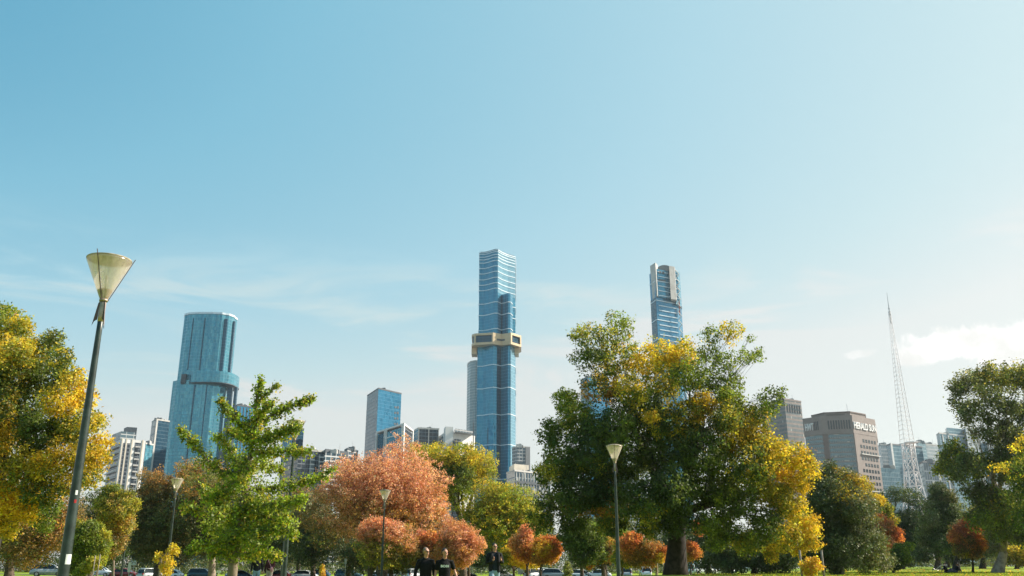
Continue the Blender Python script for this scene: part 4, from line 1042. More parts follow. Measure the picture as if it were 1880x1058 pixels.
# dark oak
oak = [(1545, 880, 26, 'EKS'), (1520, 868, 16, 'EK'), (1575, 895, 22, 'yYE'), (1562, 880, 14, 'YyO'), (1510, 905, 34, 'KE'), (1560, 920, 34, 'KES'), (1590, 935, 22, 'KES'), (1520, 955, 44, 'Ke'), (1570, 975, 40, 'KeS'), (1485, 950, 30, 'K'), (1500, 1005, 36, 'K'), (1550, 1010, 36, 'KeE'), (1600, 1000, 24, 'SEg'), (1610, 1025, 22, 'SEg'), (1590, 1030, 24, 'EgS'), (1530, 1030, 22, 'Ke'), (1475, 1000, 24, 'K'), (1490, 885, 14, 'KE'), (1630, 1030, 12, 'SE')]
tree('evergreen_oak', 'dense dark grey-green oak reaching down to the lawn in front of the lettered tower', 'tree', 62,
     (1540, 1030), oak, 75000, .13, cr=.36, tr=.35, bark='bark_dark', lm='leaf_waxy', depth=4.5, base_py=1052, seed=10, fill=.55)
# background and middle distance: (name, label, D, trunk px, blobs, N, leaf, extra)
T = []
def tr_(*a, **k): T.append((a, k))
tr_('autumn_tree', 'big round pink and rust coloured tree behind the lamp in the centre left', 104, (702, 960),
    fillcrown(585, 832, 826, 1005, 42, lambda c, s, r: 'PP' if s < -.2 else ('PPo' if s < .3 else 'PoBb'), 34, 12)+[(640, 868, 22, 'PPo'), (600, 905, 24, 'PoB'), (800, 920, 26, 'PPo'), (570, 950, 24, 'obB'), (590, 985, 28, 'Bbg'), (815, 960, 22, 'Po')], 80000, .17, dict(cr=.5, tr=.6, depth=8, jit=.3))
tr_('golden_tree', 'golden yellow tree with a green underside just right of the big pink tree', 122, (850, 960),
    fillcrown(752, 905, 815, 900, 26, lambda c, s, r: 'YyL' if s < .3 else 'gGL', 15, 13)+[(840, 905, 34, 'GLg'), (870, 880, 24, 'YyL'), (895, 860, 18, 'LSy'), (820, 880, 28, 'gGy')], 34000, .21, dict(cr=.6, tr=.5, depth=7))
tr_('lime_tree', 'broad lime green tree with yellow tips behind the walking man in the dark jacket', 108, (905, 990),
    fillcrown(835, 1000, 888, 1010, 32, lambda c, s, r: 'LLyg' if s < .2 else 'LgG', 20, 14)+[(905, 935, 12, 'YY'), (910, 965, 14, 'YL'), (945, 975, 10, 'YY'), (960, 940, 28, 'LyY'), (925, 905, 26, 'LyY'), (890, 895, 24, 'LgY'), (980, 965, 26, 'Ly')], 40000, .18, dict(cr=.5, tr=.5, depth=6))
tr_('autumn_tree', 'olive tree with a rust brown top left of the curved glass tower', 112, (290, 1000),
    fillcrown(235, 332, 852, 1030, 28, lambda c, s, r: 'oBS' if s < -.3 else ('KbE' if c < .4 else 'BbK'), 20, 15), 34000, .19, dict(cr=.5, tr=.5))
tr_('autumn_tree', 'broad brown topped tree behind the upright ginkgo, olive green below', 114, (390, 1000),
    fillcrown(312, 440, 850, 1040, 34, lambda c, s, r: 'oBLS' if s < -.45 else ('EKb' if s < .2 else 'KeB'), 24, 16)+[(345, 862, 24, 'oBo'), (400, 885, 26, 'ESL'), (450, 905, 28, 'ES'), (500, 930, 30, 'ESb'), (470, 980, 34, 'Ke')], 44000, .19, dict(cr=.55, tr=.5, bark='bark_pale'))
tr_('evergreen_tree', 'dark green tree between the ginkgo and the big pink tree', 128, (575, 1020),
    fillcrown(535, 625, 910, 1050, 26, lambda c, s, r: 'eKE' if s > -.3 else 'SEB', 16, 17), 22000, .21, dict(cr=.55, tr=.4, lm='leaf_waxy'))
tr_('autumn_tree', 'small tree with a red crown over yellow-green skirts behind the centre left lamp post', 82, (680, 1030),
    fillcrown(645, 755, 950, 1040, 22, lambda c, s, r: 'PPR' if s < -.35 else ('oPB' if s < .2 else 'bgyB'), 16, 18), 26000, .14, dict(cr=.38, tr=.3))
tr_('autumn_tree', 'small rust and olive tree between the centre lamp post and the walking pair', 84, (718, 1035),
    fillcrown(700, 775, 975, 1048, 18, lambda c, s, r: 'OoB' if s < -.1 else 'bgB', 10, 19), 14000, .14, dict(cr=.36, tr=.28))
tr_('autumn_tree', 'orange-brown small tree directly behind the two walking men', 86, (790, 1040),
    fillcrown(750, 815, 970, 1052, 18, lambda c, s, r: 'PRo' if s < -.2 else 'oBb', 10, 20), 14000, .14, dict(cr=.36, tr=.2))
tr_('autumn_tree', 'feathery salmon coloured tree between the two walking men and the man in the jacket', 84, (861, 1035),
    fillcrown(795, 890, 962, 1050, 20, lambda c, s, r: 'PPo' if c > -.4 else 'PoB', 16, 21), 24000, .13, dict(cr=.34, tr=.13, twigs=9))
tr_('autumn_tree', 'rust red young tree just left of the hanging dark branches of the big elm', 80, (968, 1040),
    [(968, 975, 14, 'oPR'), (962, 995, 20, 'RoP'), (978, 1010, 20, 'ROo'), (955, 1012, 14, 'Ro')], 9000, .13, dict(cr=.32, tr=.17))
tr_('autumn_tree', 'orange young tree under the left edge of the big elm', 78, (992, 1042),
    [(1010, 1000, 18, 'ORR'), (995, 1005, 18, 'OoY'), (1010, 1018, 17, 'OY'), (988, 1025, 14, 'OoB'), (1020, 1010, 10, 'OR')], 11000, .13, dict(cr=.32, tr=.13))
tr_('golden_tree', 'small bright yellow tree right behind the man in the dark jacket', 90, (943, 1042),
    [(935, 1015, 14, 'LyY'), (950, 1025, 15, 'YYy'), (925, 1025, 12, 'LG'), (965, 1035, 12, 'YY'), (978, 1036, 9, 'Yy'), (945, 1010, 10, 'YY'), (985, 1034, 8, 'Yy')], 10000, .13, dict(cr=.32, tr=.16))
tr_('green_tree', 'small fresh green tree left of the tall lamp under the big elm', 76, (1068, 1040),
    fillcrown(1028, 1108, 955, 1035, 20, 'KGG', 14, 23), 18000, .14, dict(cr=.36, tr=.2))
tr_('autumn_tree', 'orange and brown small tree left of the big elm trunk with a pale forked stem', 74, (1205, 1030),
    [(1165, 990, 14, 'RO'), (1155, 1000, 18, 'oRB'), (1185, 1005, 20, 'oBR'), (1205, 1012, 16, 'oOB'), (1165, 1022, 20, 'bBo'), (1190, 1028, 14, 'oBy'), (1222, 1012, 8, 'RO'), (1215, 1024, 9, 'Oy')], 16000, .12, dict(cr=.3, tr=.13, bark='bark_pale', twigs=9))
tr_('lime_tree', 'bright lime green sapling just right of the tall lamp beneath the big elm', 84, (1142, 1040),
    [(1145, 985, 12, 'LL'), (1142, 1003, 14, 'LLy'), (1148, 1016, 11, 'yLY'), (1135, 1025, 12, 'gL'), (1155, 1030, 12, 'gy')], 8000, .14, dict(cr=.34, tr=.12))
tr_('autumn_tree', 'olive and orange small tree immediately left of the tall lamp post', 92, (1108, 1045),
    [(1112, 1000, 15, 'oLB'), (1118, 1018, 15, 'oBG'), (1100, 1022, 14, 'KG'), (1092, 1010, 12, 'Goy'), (1082, 1035, 8, 'Oo')], 10000, .15, dict(cr=.38, tr=.3))
tr_('autumn_tree', 'little orange tree peeping out right of the big elm trunk', 88, (1268, 1045),
    [(1268, 1005, 11, 'OR'), (1275, 1015, 10, 'Oo'), (1264, 1022, 9, 'yo'), (1284, 975, 9, 'RO'), (1280, 962, 7, 'R')], 5000, .14, dict(cr=.34, tr=.1))
# young street trees on the left
tr_('young_tree', 'slim brown-gold young tree below the cream apartment tower', 62, (209, 1028),
    [(205, 905, 18, 'yGg'), (230, 915, 18, 'ygB'), (215, 935, 26, 'GyB'), (240, 930, 14, 'yg'), (195, 955, 16, 'oyB'), (225, 965, 20, 'oyS'), (210, 990, 20, 'oSy'), (205, 1008, 16, 'ySo'), (190, 925, 15, 'gy')], 22000, .105, dict(cr=.28, tr=.10, bark='bark_young'))
tr_('young_tree', 'fresh green young tree directly right of the near lamp post', 56, (160, 1035),
    [(165, 975, 18, 'LgG'), (145, 990, 22, 'gGL'), (175, 1000, 20, 'LgL'), (150, 1020, 20, 'gGL'), (180, 1018, 16, 'Lyg'), (135, 965, 14, 'gy'), (190, 985, 12, 'Ly'), (140, 1040, 18, 'gG')], 20000, .10, dict(cr=.26, tr=.08, bark='bark_young'))
tr_('young_tree', 'low yellow-green sapling above the white hatchback on the left', 52, (178, 1048),
    [(175, 1034, 12, 'Ly'), (160, 1042, 10, 'gy'), (186, 1030, 7, 'Ly'), (150, 1050, 10, 'gL')], 5000, .09, dict(cr=.2, tr=.05, bark='bark_young'))
tr_('evergreen_tree', 'dark shaded tree behind the green young trees on the left', 125, (165, 1030),
    fillcrown(120, 245, 890, 1045, 30, lambda c, s, r: 'KEb' if s < 0 else 'K', 18, 25), 24000, .2, dict(cr=.55, tr=.4, lm='leaf_waxy'))
# right side
tr_('cedar_tree', 'dark flat-topped cedar in front of the lattice spire', 128, (1655, 1025),
    [(1650, 905, 20, 'Kg'), (1670, 910, 18, 'Kg'), (1632, 912, 16, 'K'), (1690, 925, 16, 'K'), (1620, 925, 10, 'K')]+fillcrown(1625, 1705, 915, 1040, 26, 'K', 14, 27), 30000, .17, dict(cr=.55, tr=.5, lm='leaf_waxy', upn=1.2))
tr_('evergreen_tree', 'bushy dark green tree between the cedar and the small red tree', 112, (1722, 1030),
    [(1722, 900, 16, 'EKe'), (1738, 912, 16, 'Eb'), (1712, 930, 18, 'Eg'), (1735, 935, 20, 'Ke'), (1705, 955, 18, 'SE'), (1740, 965, 24, 'K'), (1700, 985, 20, 'EgS'), (1725, 995, 26, 'K'), (1750, 1000, 20, 'K'), (1690, 1020, 16, 'Ke'), (1745, 940, 14, 'Ke')], 26000, .17, dict(cr=.5, tr=.45, lm='leaf_waxy'))
tr_('golden_tree', 'small yellow topped green tree between the dark oak and the cedar', 100, (1618, 1025),
    [(1612, 920, 12, 'Yy'), (1625, 935, 14, 'yGY'), (1608, 940, 14, 'GK'), (1635, 955, 12, 'YG'), (1620, 965, 16, 'GK')], 9000, .16, dict(cr=.4, tr=.25))
tr_('autumn_tree', 'orange-red tree overlapping the right side of the dark oak', 84, (1625, 1035),
    [(1612, 955, 13, 'PRo'), (1625, 970, 16, 'oPB'), (1640, 980, 15, 'RRO'), (1645, 995, 12, 'RO'), (1630, 1000, 16, 'RoP'), (1640, 1012, 10, 'oR')], 14000, .13, dict(cr=.32, tr=.17))
tr_('green_tree', 'small green tree with bright tips at the right foot of the dark oak', 76, (1640, 1048),
    [(1655, 1010, 12, 'KL'), (1645, 1025, 14, 'KG'), (1660, 1024, 10, 'GL'), (1668, 1003, 7, 'LG'), (1640, 1038, 9, 'K')], 9000, .13, dict(cr=.32, tr=.14))
tr_('autumn_tree', 'small coral red tree on the lawn left of the pale gum trunk', 84, (1786, 1030),
    [(1775, 965, 13, 'RR'), (1762, 972, 11, 'RP'), (1785, 980, 15, 'RRo'), (1755, 988, 13, 'Ro'), (1778, 1000, 18, 'bBo'), (1798, 1000, 13, 'RoO'), (1765, 1012, 13, 'Bby'), (1790, 1015, 12, 'bB')], 15000, .125, dict(cr=.3, tr=.11, twigs=9, bark='bark_dark'))
tr_('evergreen_tree', 'dark trunked tree behind the small coral red tree on the lawn', 100, (1756, 1030),
    [(1765, 975, 18, 'Kb'), (1750, 1000, 14, 'K'), (1775, 990, 18, 'Kb')], 9000, .17, dict(cr=.45, tr=.45, bark='bark_dark', lm='leaf_waxy'))
tr_('golden_tree', 'yellow leaved bushy tree low behind the pale gum trunk at the right edge', 118, (1868, 1035),
    [(1860, 1015, 14, 'yYg'), (1880, 1020, 16, 'YyB'), (1850, 1028, 10, 'yB'), (1895, 1015, 18, 'YyB')], 9000, .18, dict(cr=.45, tr=.3))
tr_('green_tree', 'soft green tree behind the gum with an orange tinged top', 125, (1805, 1020),
    fillcrown(1765, 1895, 905, 1030, 28, lambda c, s, r: 'gSE' if s > -.5 else 'SbO', 18, 29), 26000, .2, dict(cr=.55, tr=.4))
tr_('evergreen_tree', 'shadowy tree filling the gap below the right half of the big elm', 84, (1385, 1035),
    fillcrown(1300, 1475, 985, 1050, 22, 'Ke', 18, 30), 20000, .17, dict(cr=.45, tr=.35, bark='bark_dark', lm='leaf_waxy'))
tr_('evergreen_tree', 'olive tree with salmon tips filling the gap right of the ginkgo below the apartment blocks', 150, (548, 1020),
    fillcrown(500, 610, 885, 1045, 30, lambda c, s, r: 'oSE' if s < -.3 and c < .3 else 'EeK', 18, 101), 20000, .24, dict(cr=.7, tr=.4))
tr_('evergreen_tree', 'dark olive tree behind the lower limbs of the ginkgo', 150, (470, 1020),
    fillcrown(415, 530, 895, 1045, 30, 'Kee', 18, 102), 20000, .24, dict(cr=.7, tr=.4, lm='leaf_waxy'))
tr_('evergreen_tree', 'dark tree closing the gap beneath the lime green tree', 150, (905, 1030),
    fillcrown(830, 990, 985, 1045, 24, 'KKG', 16, 103), 16000, .24, dict(cr=.7, tr=.4, lm='leaf_waxy'))
tr_('evergreen_tree', 'deep green tree behind the tall lamp post under the big elm', 120, (1110, 1030),
    fillcrown(1030, 1190, 950, 1045, 28, 'KKe', 18, 104), 20000, .22, dict(cr=.6, tr=.4, lm='leaf_waxy'))
tr_('evergreen_tree', 'deep green tree right behind the big elm trunk', 120, (1300, 1030),
    fillcrown(1200, 1370, 960, 1045, 28, 'KKe', 18, 105), 20000, .22, dict(cr=.6, tr=.4, lm='leaf_waxy'))
tr_('evergreen_tree', 'dark tree between the two orange groups below the pink tree and the walking pair', 130, (640, 1030),
    fillcrown(600, 900, 990, 1045, 26, 'KKb', 24, 106), 22000, .24, dict(cr=.7, tr=.4, lm='leaf_waxy'))
tr_('green_tree', 'broad dull green tree behind the coral red tree, below the glass blocks', 150, (1740, 1020),
    fillcrown(1685, 1850, 915, 1040, 30, lambda c, s, r: 'gES' if s < 0 else 'eK', 22, 107), 24000, .26, dict(cr=.7, tr=.4))
for i, (a, k) in enumerate(T):
    nm, lab, D, trunk, crown, N, leaf, ex = a
    ex = dict(ex); ex['cr'] = ex.get('cr', .45)*.8
    tree(nm, lab, 'tree', D, trunk, crown, int(N*1.6), leaf*1.05, base_py=1050, seed=40+i, **ex)


# rows of dark trees closing the park far behind: three built, the rest copied with their parts
def copy_thing(src, loc, rz=0., s=(1, 1, 1), label=None):
    c = src.copy(); SC.collection.objects.link(c); c.location = loc; c.rotation_euler = (0, 0, rz); c.scale = s
    if label: c['label'] = label
    for ch in src.children:
        d = ch.copy(); SC.collection.objects.link(d); d.parent = c; d.matrix_parent_inverse = ch.matrix_parent_inverse.copy()
        for g in ch.children:
            e = g.copy(); SC.collection.objects.link(e); e.parent = d
    return c


BG = 'dark trees closing the far side of the park'
LB = 'dark shaded tree in the far row behind the parked cars'
pr = []
for i, kk in enumerate(('Ke', 'KeE', 'KEb')):
    px = 330+i*160; D = 205+i*8
    pr.append(tree('park_tree', LB, 'tree', D, (px, 1020), fillcrown(px-48, px+48, 955, 1048, 20, kk, 16, 60+i), 15000, .30, cr=.8, tr=.5, base_py=1050, seed=80+i, lm='leaf_waxy', group=BG))
rnd = random.Random(5)
for i in range(20):
    px = -30+i*68+rnd.uniform(-14, 14)
    if 1230 < px < 1300: px += 40
    D = 198+rnd.uniform(0, 40); x = at(px, 1045, D).x
    s = rnd.uniform(.75, 1.1)
    copy_thing(pr[i % 3], (x, D, gz(x, D)), rnd.uniform(0, 6.28), (s, s, s*rnd.uniform(.85, 1.1)))
for i in range(6):
    px = 1440+i*95+rnd.uniform(-14, 14); D = 225+rnd.uniform(0, 20); x = at(px, 1045, D).x; s = rnd.uniform(.8, 1.05)
    copy_thing(pr[i % 3], (x, D, gz(x, D)), rnd.uniform(0, 6.28), (s, s, s), label='dark tree in the row beyond the open sunny lawn on the right')


# understorey shrubs along the far edge: nobody could count them
def hedge():
    n = 9000; px = RNG.uniform(-60, 1950, n); D = RNG.uniform(188, 200, n)+np.where(px > 1400, 20, 0)
    x = (px-940)/F*D/math.cos(PITCH-R(0))*.955; h = RNG.uniform(0, 1, n)*(2.2+1.2*np.sin(px*.05)+np.sin(px*.013+1))
    base = gz_np(x, D); C = np.c_[x, D, base+np.maximum(h, .1)]
    per = 7; keys = [('K', 'e', 'K', 'b', 'g')[int(v*5)] for v in RNG.uniform(0, .999, n)]
    cols = shade_cols(keys, per); P = np.repeat(C, per, 0)+RNG.normal(size=(n*per, 3))*.4
    o = leaves_mesh('understorey_shrubs', P, RNG.normal(size=(n*per, 3)), np.full(n*per, .3), cols, M['leaf_waxy'], None)
    tag(o, 'low dark shrubs under the far trees', 'shrubs', kind='stuff')
hedge()


# ginkgo: upright stem with long level limbs wrapped in leaf tufts
def ginkgo():
    D = 26; G = 26/43.; random.seed(4); x0 = at(425, 1055, D).x; base = Vector((x0, D, gz(x0, D)))
    root = thing('ginkgo_tree', 'upright ginkgo with long outstretched limbs of fresh green leaves', 'tree', base)
    stem = [(422, 1075), (428, 1040), (438, 990), (446, 930), (455, 870), (463, 810), (469, 760), (473, 720), (476, 696)]
    st = [at(x, y, D) for x, y in stem]; st[0] = base-Vector((0, 0, .3))
    mb = MB(); mb.tube(st, [v*.66 for v in (.24, .21, .185, .16, .12, .085, .06, .04, .015)], 12)
    # each limb: points (px, row, depth offset), then foliage radius at start and end (px)
    L = [([(466, 790, 0), (440, 775, -.5), (412, 752, -.9), (404, 733, -1.1)], 17, 7), ([(455, 862, 0), (415, 870, -.8), (385, 850, -1.3), (352, 812, -1.8), (330, 787, -2)], 22, 7),
         ([(467, 780, 0), (500, 762, .3), (530, 748, .6), (560, 738, .9), (575, 731, 1.1)], 19, 5), ([(470, 745, 0), (490, 722, 0), (512, 707, 0)], 12, 5), ([(462, 815, 0), (500, 800, -.9), (530, 790, -1.4), (548, 782, -1.7)], 22, 12),
         ([(460, 835, 0), (500, 830, -1), (535, 828, -1.5), (568, 832, -2)], 22, 8), ([(450, 900, 0), (510, 895, .6), (560, 885, 1.1), (595, 875, 1.4), (613, 862, 1.6)], 22, 8),
         ([(447, 925, 0), (495, 925, -1.2), (530, 925, -1.9), (556, 915, -2.4)], 24, 12), ([(445, 940, 0), (410, 945, -1.5), (375, 940, -2.0), (335, 928, -2.6)], 20, 9), ([(440, 975, 0), (490, 975, -1.2), (525, 970, -2), (545, 988, -2.2)], 26, 9),
         ([(436, 1000, 0), (400, 995, -1.2), (370, 1000, -1.8), (350, 1010, -2)], 22, 9), ([(440, 985, 0), (405, 975, 1), (375, 965, 1.6)], 22, 12), ([(455, 870, 0), (430, 840, .8), (415, 815, 1.4), (395, 800, 1.8)], 22, 10),
         ([(452, 890, 0), (410, 905, .5), (380, 915, .8)], 24, 14), ([(432, 1010, 0), (460, 1020, -1), (490, 1015, -1.6), (515, 1025, -2)], 22, 8), ([(466, 800, 0), (440, 800, 1), (418, 790, 1.6)], 16, 9), ([(468, 775, 0), (485, 750, -.8), (500, 740, -1.3)], 15, 8),
         ([(470, 740, 0), (474, 720, 0), (478, 700, 0), (479, 692, 0)], 13, 4), ([(458, 850, 0), (490, 858, 1.2), (520, 862, 1.9)], 24, 12), ([(446, 930, 0), (480, 945, 1.3), (510, 950, 2)], 24, 14), ([(430, 1025, 0), (405, 1015, 0), (385, 1020, -.5)], 20, 10), ([(440, 975, 0), (460, 985, -1.2), (480, 1000, -2.4)], 26, 18), ([(455, 860, 0), (440, 880, -1), (425, 890, -1.6)], 24, 16), ([(446, 930, 0), (500, 955, -1), (530, 955, -1.5)], 26, 16), ([(440, 960, 0), (400, 930, .8), (370, 895, 1.5)], 22, 10)]
    C = []; W = []
    for pts, r0, r1 in L:
        P = [at(x, y, D+d*G) for x, y, d in pts]; n = len(P)
        mb.tube(P, [.034*(1-i/(n-.3))+.008 for i in range(n)], 6)
        seg = [(P[i+1]-P[i]).length for i in range(n-1)]; T = sum(seg); m = int(T/G*(100 if P[0].z > 4.6 else 64)*(r0+r1)/30)
        for _ in range(m):
            t = random.random(); s = t*T; i = 0
            while i < n-2 and s > seg[i]: s -= seg[i]; i += 1
            p = P[i].lerp(P[i+1], min(1, s/seg[i])); r = (r0*(1-t)+r1*t)*1.12*mpp(850, D)
            lump = .62+.5*math.sin(s*8.5+r0)**2
            v = Vector([random.gauss(0, 1) for _ in range(3)]).normalized()*r*lump*random.random()**.5*(1.6 if random.random() < .14 else .92)
            C.append(p+v); W.append(v)
    rel(mb, 'trunk', M['bark_young'], root, True)
    C = np.array(C); W = np.array(W); n = len(C); per = 7
    keys = [random.choice('VVVLgGLy') for _ in range(n)]
    cols = shade_cols(keys, per, .25); P = np.repeat(C, per, 0)+RNG.normal(size=(n*per, 3))*.05
    leaves_mesh('crown', P, np.repeat(W*3, per, 0)+RNG.normal(size=(n*per, 3))*.8+np.array([0, 0, .35]), np.full(n*per, .068), cols, M['leaf_soft'], root, .85)
ginkgo()


# small staked and potted young plants near the bottom edge
def sapling(name, label, D, px, crown, n, leaf, cat='tree', keys='Yy', cr=.12, tr=.025, bark='bark_young', **k):
    return tree(name, label, cat, D, (px, crown[-1][1]), [(c[0], c[1], c[2], keys) for c in crown], n, leaf, cr=cr, tr=tr, base_py=1056, seed=int(px), bark=bark, per=8, twigs=3, lobe=.78, **k)
sapling('young_tree', 'tiny bright yellow sapling in front of the white cars on the left', 36, 303,
        [(318, 1002, 5), (322, 1008, 6), (312, 1012, 7), (290, 1018, 5), (287, 1028, 5), (305, 1025, 8), (312, 1035, 9), (300, 1042, 9), (308, 1050, 9), (325, 1016, 4)], 1500, .085, keys='YyY')
sapling('young_tree', 'yellow-orange sapling tied between two timber stakes right of the centre', 34, 1488,
        [(1488, 1032, 9), (1498, 1030, 8), (1480, 1042, 9), (1494, 1044, 10), (1485, 1050, 10), (1503, 1040, 6), (1475, 1036, 5)], 1900, .085, keys='YYo')
sapling('young_conifer', 'little golden conifer between the parked cars left of the centre lamp', 60, 592,
        [(592, 1040, 3), (592, 1046, 4), (592, 1052, 5), (592, 1058, 6)], 1400, .09, keys='YyO', cat='plant')
sapling('young_conifer', 'pale green pointed young shrub in front of the cars left of the tall lamp', 60, 1042,
        [(1042, 1036, 5), (1041, 1042, 7), (1043, 1049, 9), (1042, 1056, 10)], 3000, .08, keys='gSL', cat='plant')


# ------------------------------------------------------------------ park lamps
def lamp(label, px, py, D, h_lean=0., sticker=False, s=1., hid=False):
    """px, py: middle of the rim; pole is planted on the ground below"""
    top = at(px, py, D); x, y = top.x, D; g = gz(x, y); r = thing('park_lamp', label, 'street lamp', (x, y, g), group='cone-headed lamps along the park paths')
    zr = top.z-g; o = lambda z: zr+z*s
    P = lambda z: (x, y, g+z)
    zp = o(-.72)
    mb = MB(); n = 14; mb.tube([P(-.3+(zp+.3)*i/n) for i in range(n+1)], [.088*(1-i/n)+.036*i/n for i in range(n+1)], 20)
    pole = rel(mb, 'pole', M['pole'], r, True)
    rel(MB().lathe([(.0, 0), (.16, 0), (.16, .03), (.10, .05), (.092, .22)], (x, y, g), 20), 'base_plate', M['pole'], r, True)
    rel(MB().lathe([(.050*s, o(-.63)), (.058*s, o(-.63)), (.058*s, o(-.595)), (.050*s, o(-.595))], (x, y, g), 20, cap=True), 'collar', M['pole_metal'], r, True)
    rel(MB().lathe([(.040*s, o(-.93)), (.043*s, o(-.85)), (.043*s, o(-.64)), (.036*s, o(-.63))], (x, y, g), 20, cap=True), 'sleeve', M['pole_metal'], r, True)
    for k in range(3):
        a = R(205+120*k); d = Vector((math.cos(a), math.sin(a))); q = Vector((-d.y, d.x))*.004
        mb = MB(); prof = [(.042, -.63), (.062, -.66), (.108, -1.0), (.082, -.93), (.045, -.90)]
        vs = [(x+d.x*p*s+q.x*t, y+d.y*p*s+q.y*t, g+o(z)) for t in (-1, 1) for p, z in prof]; m = len(prof)
        mb.add(vs, [tuple(range(m-1, -1, -1)), tuple(range(m, 2*m))]+[(i, (i+1) % m, m+(i+1) % m, m+i) for i in range(m)])
        rel(mb, 'bracket_fin', M['pole_fin'], r)
        a += R(60); d = Vector((math.cos(a), math.sin(a)))
        rel(MB().tube([(x+d.x*.055*s, y+d.y*.055*s, g+o(-.62)), (x+d.x*.312*s, y+d.y*.312*s, g+o(-.02)), (x+d.x*.345*s, y+d.y*.345*s, g+o(.055))], .0065*s, 6), 'rod', M['pole_fin'], r)
    rel(MB().lathe([(.052*s, o(-.6)), (.30*s, o(-.03)), (.304*s, o(0)), (.296*s, o(-.004)), (.293*s, o(-.03)), (.046*s, o(-.6))], (x, y, g), 48), 'lamp_shade', M['lamp_plastic'], r, True)
    rel(MB().lathe([(.306*s, o(-.006)), (.310*s, o(.004)), (.306*s, o(.012)), (.2*s, o(.045)), (.0, o(.06))], (x, y, g), 40), 'lid', M['lamp_lid'], r, True)
    rel(MB().lathe([(.050*s, o(-.595)), (.098*s, o(-.47)), (.094*s, o(-.455)), (.0, o(-.45))], (x, y, g), 24), 'inner_cone', M['lamp_base'], r, True)
    rel(MB().tube([(x, y, g+o(-.45)), (x, y, g+o(-.24))], .022*s, 12), 'bulb', M['lamp_clear'], r, True)
    if sticker:
        for px2, py2, w, h, mm in ((117, 1027, .085, .125, 'sign_white'), (133.5, 921, .03, .045, 'lamp_red'), (135.5, 905, .03, .06, 'sign_white')):
            p = at(px2, py2, D); zz = p.z; rr = .088*(1-(zz-g+.3)/(zp+.3))+.036*(zz-g+.3)/(zp+.3)+.0015
            a0 = R(-62); a1 = a0+w/rr; mb = MB(); vs = []
            for i in range(7):
                a = a0+(a1-a0)*i/6
                for z2 in (zz-h/2, zz+h/2): vs.append((x+rr*math.cos(a), y+rr*math.sin(a), z2))
            mb.add(vs, [(2*i, 2*i+2, 2*i+3, 2*i+1) for i in range(6)]); s_ = rel(mb, 'sticker', M[mm], pole); s_.location = Vector((0, 0, 0))
    return r
lamp('near leaning-looking park lamp with a large translucent cone head, biggest and leftmost lamp', 201, 478, 12.0, sticker=True)
lamp('tall park lamp standing against the dark shade of the big elm', 1127.5, 819, 33)
lamp('park lamp whose pale head shows behind the right limbs of the ginkgo', 543, 774, 30)
lamp('park lamp in front of the big round pink tree', 707, 901, 50)
lamp('park lamp left of the ginkgo, in front of the brown-topped trees', 325.5, 880, 45)
lamp('small park lamp beside the slim brown-gold young tree on the left', 236.5, 947.5, 62)
lamp('smallest park lamp, mostly hidden behind the lower right leaves of the ginkgo', 524, 954, 70)

